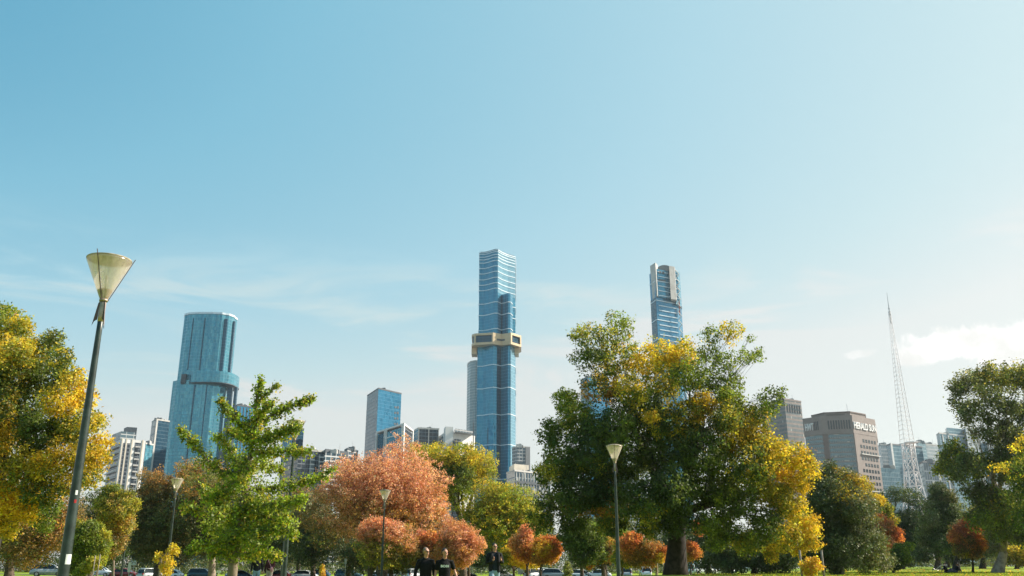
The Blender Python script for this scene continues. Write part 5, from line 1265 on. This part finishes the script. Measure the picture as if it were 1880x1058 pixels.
# ------------------------------------------------------------------ cars
def car_proto(kind):
    """car along +x, origin on the ground at its middle"""
    suv = kind == 'suv'; L = 4.6 if suv else 4.45; W = .90; H = 1.66 if suv else 1.44
    r = bpy.data.objects.new('parked_car', None)
    link(r)
    hood = .98 if suv else .86; belt = 1.02 if suv else .90
    # body: cross sections along the length
    st = [(-L/2, .30, .62, .66), (-L/2+.08, .24, .86, .80), (-L/2+.5, .20, belt+.03, .88), (-1.2, .20, belt+.02, W), (0, .20, belt, W), (.9, .20, belt-.01, W), (1.25, .20, hood+.03, W), (L/2-.45, .20, hood-.08, .88), (L/2-.1, .24, hood-.22, .80), (L/2, .30, .55, .62)]
    mb = MB(); vs = []; m = 12
    for (x, zb, zt_, w) in st:
        c = [(w*.86, zb), (w*.98, zb+.12), (w, (zb+zt_)/2), (w*.97, zt_-.10), (w*.86, zt_-.02), (w*.45, zt_+.015), (-w*.45, zt_+.015), (-w*.86, zt_-.02), (-w*.97, zt_-.10), (-w, (zb+zt_)/2), (-w*.98, zb+.12), (-w*.86, zb)]
        vs += [(x, y, z) for y, z in c]
    fs = [(i*m+k, i*m+(k+1) % m, (i+1)*m+(k+1) % m, (i+1)*m+k) for i in range(len(st)-1) for k in range(m)]
    fs += [tuple(range(m-1, -1, -1)), tuple((len(st)-1)*m+k for k in range(m))]
    body = mb.add(vs, fs).build('body', M['car_white'], r, True)
    # cabin: roof and pillars in paint, glass set slightly inside
    xr, xf, tr0, tf0 = (-L/2+.16, 1.28, -L/2+.42, .42) if suv else (-1.85, 1.28, -1.30, .30)
    rf = [(tr0-.05, H-.09, .60), (tr0+.25, H-.015, .66), (-.35, H, .68), (tf0-.1, H-.03, .66), (tf0+.12, H-.10, .60)]
    mb = MB(); vs = []
    for (x, z, w) in rf: vs += [(x, w, z-.06), (x, w*.94, z), (x, w*.4, z+.02), (x, -w*.4, z+.02), (x, -w*.94, z), (x, -w, z-.06)]
    n = 6; fs = [(i*n+k, i*n+k+1, (i+1)*n+k+1, (i+1)*n+k) for i in range(4) for k in range(5)]+[((i+1)*n+5, (i+1)*n, i*n, i*n+5)[::-1] for i in range(4)]
    fs += [tuple(range(5, -1, -1)), tuple(4*n+k for k in range(6))]
    mb.add(vs, fs).build('roof', M['car_white'], r, True)
    gl = MB()
    base = [(xr, belt, .80), (xf, belt-.02, .78)]; topb = [(tr0, H-.10, .60), (tf0+.08, H-.11, .59)]
    B = [(xr+.03, .79, belt-.01), (xf-.02, .78, belt-.02), (xf-.02, -.78, belt-.02), (xr+.03, -.79, belt-.01)]
    Tp = [(tr0, .60, H-.09), (tf0+.08, .59, H-.10), (tf0+.08, -.59, H-.10), (tr0, -.60, H-.09)]
    names = ['side_window', 'windscreen', 'side_window', 'rear_window']
    for i in range(4):
        j = (i+1) % 4; a, b, c, d = Vector(B[i]), Vector(B[j]), Vector(Tp[j]), Vector(Tp[i])
        MB().add([a, b, c, d], [(0, 1, 2, 3)]).build(names[i], M['glass_car'], r)
    for i in range(4):
        a, d = Vector(B[i]), Vector(Tp[i]); MB().tube([a, d], .045, 6).build('pillar', M['car_white'], r, True)
    for sy in (1, -1):
        MB().tube([(-.25, .79*sy, belt-.02), (-.32, .61*sy, H-.09)], .04, 6).build('pillar', M['trim'], r)
        MB().blob([(.86, .92*sy, belt+.06), (.86, 1.05*sy, belt+.08)], [(.06, .07), (.07, .09)], 8).build('mirror', M['car_white'], r, True)
        MB().box((L/2-.13, .60*sy, hood-.27), (.12, .32, .13)).build('headlight', M['lamp_clear'], r)
        MB().box((-L/2+.09, .64*sy, belt-.14), (.10, .24, .2)).build('tail_light', M['lamp_red'], r)
    MB().box((L/2-.0, 0, .38), (.10, 1.3, .16)).build('bumper', M['trim'], r)
    for sx in (-1.36, 1.36):
        for sy in (1, -1):
            t = MB(); ring = []
            prof = [(.21, -.10), (.31, -.11), (.33, -.08), (.33, .08), (.31, .11), (.21, .10)]
            vs = [(sx+rr*math.cos(2*math.pi*k/24), sy*.82+yy, .33+rr*math.sin(2*math.pi*k/24)) for rr, yy in prof for k in range(24)]
            t.add(vs, [(i*24+k, i*24+(k+1) % 24, (i+1)*24+(k+1) % 24, (i+1)*24+k) for i in range(5) for k in range(24)])
            w = t.build('wheel', M['rubber'], r, True)
            h = MB(); h.tube([(sx, sy*.82-.07, .33), (sx, sy*.82+.07, .33)], .215, 20)
            for k in range(5): h.box((sx+.11*math.cos(k*1.257), sy*.90, .33+.11*math.sin(k*1.257)), (.16, .03, .05), rot=Matrix.Rotation(-k*1.257, 3, 'Y'))
            h.build('rim', M['alloy'], w)
    return r


PROTO = {k: car_proto(k) for k in ('sedan', 'suv')}
def paint(root, col):
    for ch in root.children:
        if ch.type == 'MESH' and ch.data.materials and ch.data.materials[0].name.startswith('white_render') is False and ch.name.split('.')[0] in ('body', 'roof', 'mirror') or (ch.name.split('.')[0] == 'pillar' and ch.data.materials[0].name.startswith('car_paint')):
            ch.data = ch.data.copy(); ch.data.materials[0] = M['car_'+col]
CARS = [(182, 1049.5, 150, 'suv', 'white', 3, 'white hatchback with roof just showing under the green young trees on the left'), (229, 1052.5, 150, 'sedan', 'red', 0, 'dark red car between the white hatchback and the white cars on the left'),
        (280, 1045.5, 138, 'suv', 'silver', 62, 'pale silver car seen end-on left of the tiny yellow sapling'), (311, 1051, 146, 'sedan', 'white', 178, 'white car directly right of the tiny yellow sapling'), (372, 1049, 150, 'suv', 'teal', 5, 'dark teal car between the sapling and the ginkgo trunk'),
        (440, 1052, 150, 'sedan', 'blue', 35, 'blue car just right of the ginkgo trunk'), (511, 1055.5, 150, 'sedan', 'red', 180, 'red car behind the woman in the maroon top'), (561, 1052.5, 150, 'sedan', 'white', 0, 'white car with dark windows left of the little golden conifer'),
        (583, 1054, 158, 'sedan', 'blue', 180, 'low blue car immediately behind the little golden conifer'), (641, 1049.5, 148, 'suv', 'teal', 0, 'dark green wagon left of the centre lamp post'), (705, 1054, 150, 'sedan', 'silver', 2, 'silver car behind the centre lamp post'),
        (757, 1051, 150, 'suv', 'white', 70, 'white car seen end-on touching the left man in black'), (852, 1055, 150, 'sedan', 'black', 0, 'black car between the man in the lettered shirt and the man in the jacket'), (922, 1055.5, 150, 'sedan', 'white', 0, 'white car just right of the man in the dark jacket'),
        (985, 1054.5, 150, 'suv', 'white', 40, 'white van-like car below the orange young tree'), (1001, 1046.5, 176, 'sedan', 'white', 12, 'small white car farther back on the grass below the orange young tree'), (1019, 1053.5, 150, 'suv', 'silver', 0, 'silver car left of the pale pointed shrub'),
        (1068, 1056, 150, 'sedan', 'white', 3, 'low white car right of the pale pointed shrub'), (1097, 1053, 148, 'sedan', 'white', 178, 'white car left of the tall lamp post'), (1148, 1051, 150, 'suv', 'silver', 90, 'silver car right of the tall lamp post'), (1185, 1052, 155, 'suv', 'white', 88, 'white car seen end-on just left of the big elm trunk'),
        (90, 1043.5, 128, 'suv', 'silver', 20, 'silver car parked on the far grass left of the near lamp post'), (1290, 1049.5, 135, 'suv', 'white', 25, 'white car right of the big elm trunk in the shade'), (1322, 1051, 138, 'sedan', 'silver', 5, 'silver car second right of the big elm trunk'), (1383, 1051.5, 138, 'sedan', 'white', 0, 'white car farthest right, in the gap under the big elm')]
used = set()
for (px, py, D, kd, col, rz, lab) in CARS:
    H = 1.66 if kd == 'suv' else 1.44; p = at(px, py, D); g = p.z-H
    g2 = gz(p.x, D); g = max(min(g, g2+.0), g2) if abs(g-g2) < 2 else g2
    if kd in used: c = copy_thing(PROTO[kd], (p.x, D, g2), R(rz))
    else: c = PROTO[kd]; c.location = (p.x, D, g2); c.rotation_euler = (0, 0, R(rz)); used.add(kd)
    tag(c, lab, 'car', 'cars parked along the avenue behind the lawn'); CPEND = globals().setdefault('CPEND', []); CPEND.append((c, col, (px, py)))
for c, col, _ in CPEND: paint(c, col)

# ------------------------------------------------------------------ people
def remesh(mb, name, mats, parent, vox=.008, smooth=4):
    o = mb.build(name+'_raw', mats)
    m = o.modifiers.new('r', 'REMESH'); m.mode = 'VOXEL'; m.voxel_size = vox; m.use_smooth_shade = True
    if smooth:
        s = o.modifiers.new('s', 'SMOOTH'); s.factor = .5; s.iterations = smooth
    dg = bpy.context.evaluated_depsgraph_get(); me = bpy.data.meshes.new_from_object(o.evaluated_get(dg)); me.name = name
    bpy.data.objects.remove(o)
    if not me.materials:
        for m_ in (mats if isinstance(mats, (list, tuple)) else [mats]): me.materials.append(m_)
    return link(bpy.data.objects.new(name, me), parent)


def person(label, px, py, D, rz, arms, legs, look, top, bottom, hair, skin='skin', sleeves='long', group=None, H=1.78, glasses=False, female=False, jacket=None, lying=False):
    """arms / legs: per side (elbow, wrist) and (knee, ankle) offsets; faces -y"""
    head = at(px, py, D); k = H/1.78
    r = thing('person', label, 'person', (head.x, D, head.z-H), R(rz), group=group)
    S = lambda v: Vector(v)*k
    sh = .165 if female else .195
    hipw = .095
    body = MB(); hz = look
    Rm = Matrix.Rotation(R(look), 3, 'Z'); hc = S((0, -.02, 1.665))
    hp = lambda v: hc+Rm@S(v)
    # torso, neck
    body.blob([S((0, 0, .93)), S((0, .0, 1.05)), S((0, -.01, 1.2)), S((0, 0, 1.34)), S((0, .01, 1.44))], [(.155*k, .105*k), (.14*k, .095*k), (.15*k, .105*k), ((sh-.02)*k, .115*k), ((sh-.05)*k, .07*k)], 20)
    body.blob([S((0, .01, 1.42)), S((0, -.01, 1.58))], [(.062*k, .062*k), (.055*k, .058*k)], 14)
    # head: skull, face, jaw, nose, ears, brow
    body.ell(hp((0, .012, .03)), (.076*k, .094*k, .092*k), 20, 14)
    body.blob([hp((0, -.035, .03)), hp((0, -.045, -.05)), hp((0, -.055, -.095))], [(.066*k, .05*k), (.056*k, .045*k), (.030*k, .03*k)], 14)
    body.blob([hp((0, -.083, .022)), hp((0, -.108, -.022))], [.009*k, .015*k], 8)
    body.blob([hp((-.035, -.078, .036)), hp((.035, -.078, .036))], [.012*k, .012*k], 8)
    body.blob([hp((-.02, -.090, -.058)), hp((.02, -.090, -.058))], [.009*k, .009*k], 8)
    for s in (-1, 1): body.blob([hp((.077*s, .01, .02)), hp((.077*s, .012, -.02))], [(.008*k, .018*k), (.007*k, .012*k)], 8)
    cloth = MB(); pants = MB(); shoes = MB()
    e = .016*k
    cloth.blob([S((0, 0, .95)), S((0, .0, 1.06)), S((0, -.01, 1.2)), S((0, 0, 1.34)), S((0, .01, 1.445))], [(.165*k+e, .115*k+e), (.150*k+e, .108*k+e), (.155*k+e, .112*k+e), (sh*k-.012, .122*k+e*.6), ((sh-.05)*k, .075*k)], 20)
    cloth.blob([S((0, .01, 1.45)), S((0, .004, 1.495))], [(.072*k, .072*k), (.066*k, .066*k)], 14)
    pants.blob([S((0, 0, .86)), S((0, 0, .95)), S((0, 0, 1.03))], [(.165*k, .118*k), (.168*k, .118*k), (.155*k, .108*k)], 18)
    for i, s in enumerate((-1, 1)):
        a0 = S((s*sh, 0.01, 1.42)); el, wr, hd = [S(v) for v in arms[i]]
        body.blob([S((s*.08, .01, 1.42)), a0, a0.lerp(el, .5), el, el.lerp(wr, .4), wr], [.055*k, .052*k, .045*k, .038*k, .036*k, .026*k], 12)
        if sleeves == 'long': cloth.blob([S((s*.08, .01, 1.42)), a0, a0.lerp(el, .5), el, el.lerp(wr, .5), wr], [.066*k, .066*k, .062*k, .055*k, .050*k, .040*k], 12)
        else: cloth.blob([S((s*.08, .01, 1.42)), a0, a0.lerp(el, .62)], [.066*k, .066*k, .064*k], 12)
        # hand: palm, four unequal bent fingers, thumb from the side
        d = (hd-wr).normalized(); side = Vector((0, -1, 0)) if abs(d.y) < .7 else Vector((s*-1, 0, 0)); side = (side-d*side.dot(d)).normalized(); nrm = d.cross(side)*s
        body.blob([wr, wr+d*.045*k, wr+d*.085*k], [(.022*k, .026*k), (.036*k, .016*k), (.038*k, .014*k)], 10, 0)
        for j, (off, ln) in enumerate(((-.030, .068), (-.010, .078), (.010, .074), (.029, .058))):
            b = wr+d*.085*k+side*(-off)*k; p1 = b+d*ln*.5*k+nrm*.006*k; p2 = b+d*ln*.85*k+nrm*.026*k; p3 = b+d*ln*.92*k+nrm*.045*k
            body.blob([b-d*.015*k, p1, p2, p3], [.0095*k, .009*k, .0082*k, .0075*k], 8)
        tb = wr+d*.03*k+side*.028*k; body.blob([tb, tb+(side*.7+d*.6).normalized()*.04*k, tb+(side*.45+d*.9).normalized()*.068*k], [.013*k, .011*k, .009*k], 8)
        kn, an = [S(v) for v in legs[i]]; hp0 = S((s*hipw, 0, .93))
        body.blob([hp0, hp0.lerp(kn, .5), kn, kn.lerp(an, .4), an], [.08*k, .07*k, .052*k, .05*k, .036*k], 12)
        pants.blob([hp0, hp0.lerp(kn, .5), kn, kn.lerp(an, .5), an+Vector((0, 0, .02))], [.098*k, .088*k, .072*k, .064*k, .060*k], 12)
        body.blob([an, an+S((0, -.10, -.045))], [.03*k, .026*k], 8)
        shoes.blob([an+S((0, .045, -.04)), an+S((0, -.06, -.045)), an+S((0, -.17, -.055))], [(.042*k, .042*k), (.046*k, .036*k), (.040*k, .026*k)], 12)
    b = remesh(body, 'body', [M[skin], M['eye'], M['lip']], r, .0075, 3)
    me = b.data; inv = Rm.transposed(); mi = []
    if len(me.materials) < 3:
        me.materials.clear(); [me.materials.append(M[x]) for x in (skin, 'eye', 'lip')]
    for pgn in me.polygons:
        c = inv@(Vector(pgn.center)-hc)/k
        eye = abs(abs(c.x)-.031) < .011 and abs(c.z-.012) < .006 and c.y < -.05
        lip = abs(c.x) < .022 and abs(c.z+.056) < .007 and c.y < -.07
        mi.append(1 if eye else (2 if lip else 0))
    me.polygons.foreach_set('material_index', mi)
    sm = lambda mb, nm, mt, v=.012: remesh(mb, nm, M[mt], r, v, 5)
    tp = sm(cloth, 'sweater' if sleeves == 'long' else 'shirt', top)
    sm(pants, 'trousers', bottom); sm(shoes, 'shoes', 'leather')
    hm = MB(); 
    if hair:
        hs = {'hair_dark': 1., 'hair_grey': .5, 'hair_red': 1.6}[hair]
        hm.ell(hp((0, .026, .052)), (.080*k+.004*hs, .092*k+.004*hs, .078*k+.006*hs), 20, 12)
        hm.blob([hp((0, .06, .03)), hp((0, .065, -.035))], [(.066*k, .045*k), (.055*k, .032*k)], 12)
        if hair == 'hair_red': 
            hm.blob([hp((0, .07, .0)), hp((0, .085, -.12)), hp((0, .08, -.22))], [(.085*k, .05*k), (.09*k, .045*k), (.06*k, .03*k)], 12)
            for s in (-1, 1): hm.blob([hp((s*.075, .01, .03)), hp((s*.085, .0, -.09)), hp((s*.07, -.01, -.17))], [.028*k, .03*k, .018*k], 8)
        sm(hm, 'hair', hair, .009)
    if glasses:
        g = MB()
        for s in (-1, 1):
            g.blob([hp((s*.018, -.092, .014)), hp((s*.05, -.084, .014))], [(.016*k, .006*k), (.016*k, .006*k)], 10); g.tube([hp((s*.062, -.078, .02)), hp((s*.08, .01, .022))], .003*k, 6)
        g.tube([hp((-.02, -.096, .02)), hp((.02, -.096, .02))], .003*k, 6)
        g.build('sunglasses', M['lens'], r, True)
    if jacket:
        j = MB()
        for s in (-1, 1):
            j.blob([S((s*.12, .01, .90)), S((s*.125, -.01, 1.06)), S((s*.115, -.015, 1.22)), S((s*.10, -.01, 1.38)), S((s*.085, .0, 1.45))], [(.085*k, .145*k), (.075*k, .14*k), (.075*k, .14*k), (.075*k, .14*k), (.05*k, .10*k)], 14)
            a0 = S((s*sh, 0.01, 1.42)); el, wr, hd = [S(v) for v in arms[0 if s < 0 else 1]]
            j.blob([S((s*.1, .01, 1.42)), a0, a0.lerp(el, .5), el, el.lerp(wr, .5), wr], [.075*k, .078*k, .072*k, .064*k, .058*k, .048*k], 12)
        j.blob([S((0, .05, .90)), S((0, .055, 1.2)), S((0, .05, 1.42))], [(.16*k, .09*k), (.17*k, .09*k), (.13*k, .07*k)], 14)
        sm(j, 'jacket', jacket, .012)
    return r, S, k, tp


ST = (((-.10, -.03, .50), (-.10, .05, .09)), ((.10, -.10, .52), (.11, -.12, .09)))
WK = (((-.10, -.20, .55), (-.10, -.12, .11)), ((.10, .05, .50), (.10, .28, .15)))
hang = lambda s, o=.0: ((s*(.25+o), .03, 1.13), (s*(.27+o*1.3), -.05, .88), (s*(.275+o*1.3), -.08, .78))
r1, S1, k1, _ = person('man in a long-sleeved black top and light blue jeans, left of the walking pair', 782.5, 1006, 26, 12,
       (hang(-1, .03), hang(1, .0)), WK, 32, 'black_cloth', 'jeans', 'hair_grey', glasses=True)
r2, S2, k2, tp = person('bare-armed man in a black T-shirt lettered BOSS, right of the walking pair', 817, 1007.5, 26, 8,
       (hang(-1, .0), ((.29, .04, 1.16), (.38, -.02, .93), (.41, -.03, .84))), (WK[1], WK[0]) if False else WK, 26, 'black_cloth', 'dark_jeans', 'hair_dark', sleeves='short')
r3, S3, k3, _ = person('man in an open dark jacket with both hands raised to his chest, walking alone', 908, 998, 31, 8,
       (((-.26, .02, 1.14), (-.10, -.24, 1.20), (-.05, -.27, 1.28)), ((.27, .02, 1.15), (.22, -.24, 1.20), (.17, -.28, 1.28))), WK, 22, 'navy_cloth', 'jeans', 'hair_dark', glasses=True, jacket='dark_jacket')
for s in (-1, 1):
    mb = MB(); mb.tube([S3((s*.12, -.02, 1.515)), S3((s*.125, -.135, 1.42)), S3((s*.12, -.165, 1.25)), S3((s*.14, -.14, 1.08))], [(.004, .02)]*4, 8); mb.build('backpack_strap', M['trim'], r3)
# printed word on the T-shirt, laid on the curve of the chest
def chest_text(parent, S, word, w, z):
    cu = bpy.data.curves.new('print', 'FONT'); cu.body = word; cu.size = .085; cu.offset = .0035; cu.space_character = 1.05; cu.extrude = .002; cu.resolution_u = 4
    tmp = bpy.data.objects.new('print', cu); SC.collection.objects.link(tmp); dg = bpy.context.evaluated_depsgraph_get()
    me = bpy.data.meshes.new_from_object(tmp.evaluated_get(dg)); bpy.data.objects.remove(tmp)
    co = np.array([v.co[:] for v in me.vertices]); x = co[:, 0]; x = (x-(x.min()+x.max())/2); x *= w/(x.max()-x.min())
    yy = -.148+.55*x*x; W = np.c_[x, yy-co[:, 2]*1., z+co[:, 1]]
    me.vertices.foreach_set('co', W.ravel()); me.materials.clear(); me.materials.append(M['print_white']); me.update()
    link(bpy.data.objects.new('printed_lettering', me), parent)
chest_text(tp, S2, 'BOSS', .235, 1.275)
r4, S4, k4, _ = person('woman in a maroon top and pale trousers with a pink bag, below the ginkgo', 498, 1016, 45, -10,
       (hang(-1), ((.22, .0, 1.15), (.16, -.17, 1.0), (.10, -.22, .99))), ST, -10, 'maroon', 'beige_cloth', 'hair_red', 'skin_pale', H=1.66, female=True)
tag(MB().blob([(.16, -.16, .98), (.16, -.16, .84)], [(.05, .10), (.06, .11)], 14).build('shoulder_bag', M['pink_bag'], None, True), 'small pink shoulder bag worn across the woman in maroon', 'bag')
bag = bpy.data.objects['shoulder_bag']; bag.location = r4.location; bag.rotation_euler = r4.rotation_euler
MB().tube([(-.13, .02, 1.40), (-.04, -.135, 1.28), (.10, -.17, 1.08), (.16, -.19, .97)], .012, 6).build('strap', M['pink_bag'], bag)
person('person in a dark top and blue jeans half hidden by ginkgo leaves beside the woman', 474, 1015, 44.5, 15, (hang(-1), hang(1)), ST, 5, 'dark_jacket', 'jeans', 'hair_dark', H=1.72)
# two people resting on the sunny lawn, with a bicycle
def resting(label, px, D, rz, top, bot):
    x = at(px, 1052, D).x; g = gz(x, D); r = thing('person', label, 'person', (x, D, g), R(rz))
    body = MB(); sw = MB(); tr = MB(); sh = MB()
    body.blob([(0, 0, .12), (-.1, .0, .35), (-.14, 0, .52)], [(.15, .11), (.15, .11), (.13, .08)], 14); body.blob([(-.14, 0, .52), (-.15, -.01, .64)], [.055, .05], 10)
    body.ell((-.15, -.01, .73), (.085, .078, .105)); sw.blob([(0, 0, .12), (-.1, 0, .35), (-.145, 0, .54)], [(.17, .13), (.17, .13), (.15, .10)], 14)
    for s in (-1, 1):
        body.blob([(-.12, s*.17, .53), (-.30, s*.22, .28), (-.36, s*.20, .06), (-.40, s*.2, .03)], [.045, .038, .028, .03], 10); sw.blob([(-.12, s*.16, .53), (-.30, s*.22, .28), (-.355, s*.20, .10)], [.06, .052, .042], 10)
        body.blob([(0, s*.09, .11), (.42, s*.12, .34 if s > 0 else .16), (.78, s*.12, .07)], [.075, .055, .04], 10); tr.blob([(0, s*.09, .12), (.42, s*.12, .35 if s > 0 else .17), (.76, s*.12, .08)], [.10, .075, .058], 10)
        sh.blob([(.80, s*.12, .06), (.84, s*.12, .17)], [.045, .035], 8)
    remesh(body, 'body', M['skin'], r, .012, 3); remesh(sw, 'sweater', M[top], r, .016, 4); remesh(tr, 'trousers', M[bot], r, .016, 4); remesh(sh, 'shoes', M['leather'], r, .012, 2)
    h = MB(); h.ell((-.165, 0, .765), (.09, .085, .09)); remesh(h, 'hair', M['hair_dark'], r, .012, 2)
resting('left-hand person of the two sitting on the sunny lawn, next to the bicycle', 1739, 80, 8, 'black_cloth', 'dark_jeans')
resting('right-hand person of the two sitting on the sunny lawn', 1756, 80.6, 170, 'dark_jacket', 'dark_jeans')
def bicycle(px, D):
    x = at(px, 1052, D).x; g = gz(x, D); r = thing('bicycle', 'bicycle lying on the sunny lawn beside the seated people', 'bicycle', (x, D, g), R(5))
    tilt = Matrix.Rotation(R(38), 3, 'X'); T_ = lambda v: tilt@Vector(v)+Vector((0, 0, .03))
    for nm, cx in (('wheel', -.5), ('wheel', .5)):
        mb = MB(); pts = [T_((cx+.33*math.cos(a*math.pi/12), 0, .34+.33*math.sin(a*math.pi/12))) for a in range(25)]; mb.tube(pts, .018, 6, False); w = mb.build(nm, M['rubber'], r, True)
        mb = MB(); [mb.tube([T_((cx, 0, .34)), T_((cx+.31*math.cos(a*math.pi/8), 0, .34+.31*math.sin(a*math.pi/8)))], .003, 4) for a in range(16)]; mb.build('spokes', M['alloy'], w)
    mb = MB()
    for a, b in (((-.5, 0, .34), (-.12, 0, .30)), ((-.12, 0, .30), (-.22, 0, .82)), ((-.12, 0, .30), (.36, 0, .78)), ((-.2, 0, .78), (.36, 0, .84)), ((-.5, 0, .34), (-.2, 0, .76)), ((.5, 0, .34), (.35, 0, .92))): mb.tube([T_(a), T_(b)], .018, 6)
    mb.build('frame', M['steel_white'], r, True)
    MB().blob([T_((-.32, 0, .86)), T_((-.12, 0, .87))], [(.06, .03), (.03, .02)], 8).build('saddle', M['trim'], r, True)
    MB().tube([T_((.32, -.28, .95)), T_((.36, -.1, .95)), T_((.36, .1, .95)), T_((.32, .28, .95))], .014, 6).build('handlebar', M['trim'], r, True)
bicycle(1727, 80.3)

# ------------------------------------------------------------------ signs, posts, stakes, fences
def post_thing(name, label, cat, px, ytop, D, w, m, cap=None, group=None):
    p = at(px, ytop, D); g = gz(p.x, D); r = thing(name, label, cat, (p.x, D, g), group=group)
    hgt = p.z-g; rel(MB().tube([(p.x, D, g-.2), (p.x, D, g+hgt*.5), (p.x, D, g+hgt)], [w, w*.97, w*.92], 10), 'post', M[m], r, True)
    rel(MB().tube([(p.x, D, g+hgt-.01), (p.x, D, g+hgt+.015)], [w*1.1, w*.8], 10), 'post_cap', M[cap or m], r)
    return r, p, g
r, p, g = post_thing('street_sign', 'white square sign on a thin post among the dark trees on the left', 'sign', 247, 1029, 118, .035, 'mast_steel')
rel(MB().box((p.x, 118-.05, p.z-.28), (.62, .02, .62)), 'sign_panel', M['sign_white'], r)
r, p, g = post_thing('information_post', 'grey flat information post right of the small park lamp on the left', 'sign', 239, 1034, 105, .05, 'mast_steel')
rel(MB().box((p.x, 105-.07, p.z-.45), (.34, .04, 1.1)), 'sign_panel', M['concrete'], r)
r, p, g = post_thing('street_sign', 'thin pale post with a plate between the golden conifer and the centre lamp', 'sign', 635, 1026, 125, .05, 'concrete')
rel(MB().box((p.x, 125-.07, p.z-.35), (.30, .04, .7)), 'sign_panel', M['concrete'], r)
r, p, g = post_thing('street_sign', 'small white plate on a post right of the dark teal car', 'sign', 402, 1048, 140, .03, 'mast_steel')
rel(MB().box((p.x, 140-.05, p.z-.15), (.7, .02, .32)), 'sign_panel', M['sign_white'], r)
r, p, g = post_thing('street_sign', 'white sign panel under the orange young trees right of the walking men', 'sign', 956, 1044, 150, .04, 'mast_steel')
rel(MB().box((p.x, 150-.06, p.z-.5), (.9, .03, .8)), 'sign_panel', M['hazy_sign'] if 'hazy_sign' in M else M['sign_white'], r)
for lab, px, yt, D in (('left timber stake of the tied yellow-orange sapling', 1468, 1011, 34), ('right timber stake of the tied yellow-orange sapling', 1508, 1011, 34), ('grey stake beside the tiny yellow sapling on the left', 296, 1022, 36),
                       ('slim stake beside the fresh green young tree', 184, 1018, 50), ('stake standing just left of the slim brown-gold young tree', 175, 1020, 50)):
    post_thing('timber_stake', lab, 'stake', px, yt, D, .045 if D < 40 else .03, 'timber')
a = at(1468, 1043, 34); b = at(1508, 1044, 34); m_ = at(1488, 1047, 33.9)
tag(MB().tube([a, m_, b], [(.012, .03)]*3, 8).build('tree_tie', M['hessian']), 'pale webbing tied between the two timber stakes round the sapling', 'tree tie')


def fence(label, x0, x1, D, py, h, n, m):
    p0 = at(x0, py, D); r = thing('fence', label, 'fence', (p0.x, D, gz(p0.x, D))); L = []
    for i in range(n):
        px = x0+(x1-x0)*i/(n-1); p = at(px, py, D); g = gz(p.x, D); L.append((p.x, D, g))
        rel(MB().tube([(p.x, D, g-.2), (p.x, D, g+h)], .035, 6), 'post', M[m], r)
    for f in (.35, .7, .97):
        mb = MB(); mb.tube([(q[0], q[1]-.05, q[2]+h*f) for q in L], .022, 5, ref=(0, 1, 0.01)); rel(mb, 'rail', M[m], r)
fence('low grey rail fence behind the cars between the lamp post and the walking men', 650, 900, 172, 1046, 1.6, 16, 'mast_steel')
fence('pale picket-like fence under the dark trees at the left', 120, 330, 165, 1043, 1.5, 22, 'concrete')
fence('low rail fence under the right half of the big elm', 1285, 1470, 150, 1048, 1.2, 12, 'mast_steel')
# pavilion roof glimpsed behind the men
p = at(745, 1047, 182); g = gz(p.x, 182); r = thing('pavilion', 'low grey-roofed park building glimpsed behind the left walking man', 'building', (p.x, 182, g))
rel(MB().box((p.x, 184, g+1.3), (11, 4, 2.6)), 'wall', M['concrete'], r); rel(MB().box((p.x, 184, g+2.75), (12, 5.2, .28)), 'roof', M['roof_grey'], r)
for i in range(4): rel(MB().box((p.x-4+i*2.6, 181.97, g+1.4), (1.4, .1, 1.3)), 'window', M['window_dark'], r)
# blades of grass on the near part of the visible lawn
def blades():
    n = 26000; px = RNG.uniform(1240, 1960, n); D = RNG.uniform(46, 92, n); x = (px-940)/F*D/.952; base = gz_np(x, D)
    C = np.c_[x, D, base+.03]; keys = [('g', 'L', 'L', 'y')[int(v)] for v in RNG.uniform(0, 3.15, n)]
    o = leaves_mesh('grass', C, RNG.normal(size=(n, 3))*np.array([1, 1, .2]), np.full(n, .11), shade_cols(keys, 1), M['leaf'], None, .4)
    tag(o, 'tufts in the mown lawn', 'grass', kind='stuff')
blades()
def fallen():
    n = 7000; px = RNG.uniform(1240, 1960, n); D = RNG.uniform(46, 120, n); x = (px-940)/F*D/.952
    o = leaves_mesh('fallen_leaves', np.c_[x, D, gz_np(x, D)+.03], RNG.normal(size=(n, 3))*.35+np.array([0, 0, 1]), np.full(n, .13), shade_cols([('Y', 'o', 'B', 'y')[int(v)] for v in RNG.uniform(0, 3.99, n)], 1), M['leaf'], None, .8)
    tag(o, 'fallen autumn leaves on the lawn', 'leaves', kind='stuff')
fallen()


# ------------------------------------------------------------------ air
def haze():
    mb = MB(); mb.box((0, 40, 160), (5400, 5400, 380))
    m = bpy.data.materials.new('thin_city_haze'); m.use_nodes = True; q = NT(m.node_tree); m.node_tree.nodes.clear()
    v = q.n('ShaderNodeVolumePrincipled'); v.inputs['Color'].default_value = (.80, .90, .95, 1); v.inputs['Density'].default_value = .00008
    v.inputs['Anisotropy'].default_value = .5
    o = q.n('ShaderNodeOutputMaterial'); q.put(o.inputs['Volume'], v.outputs[0])
    tag(mb.build('haze', m), kind='stuff')
haze()
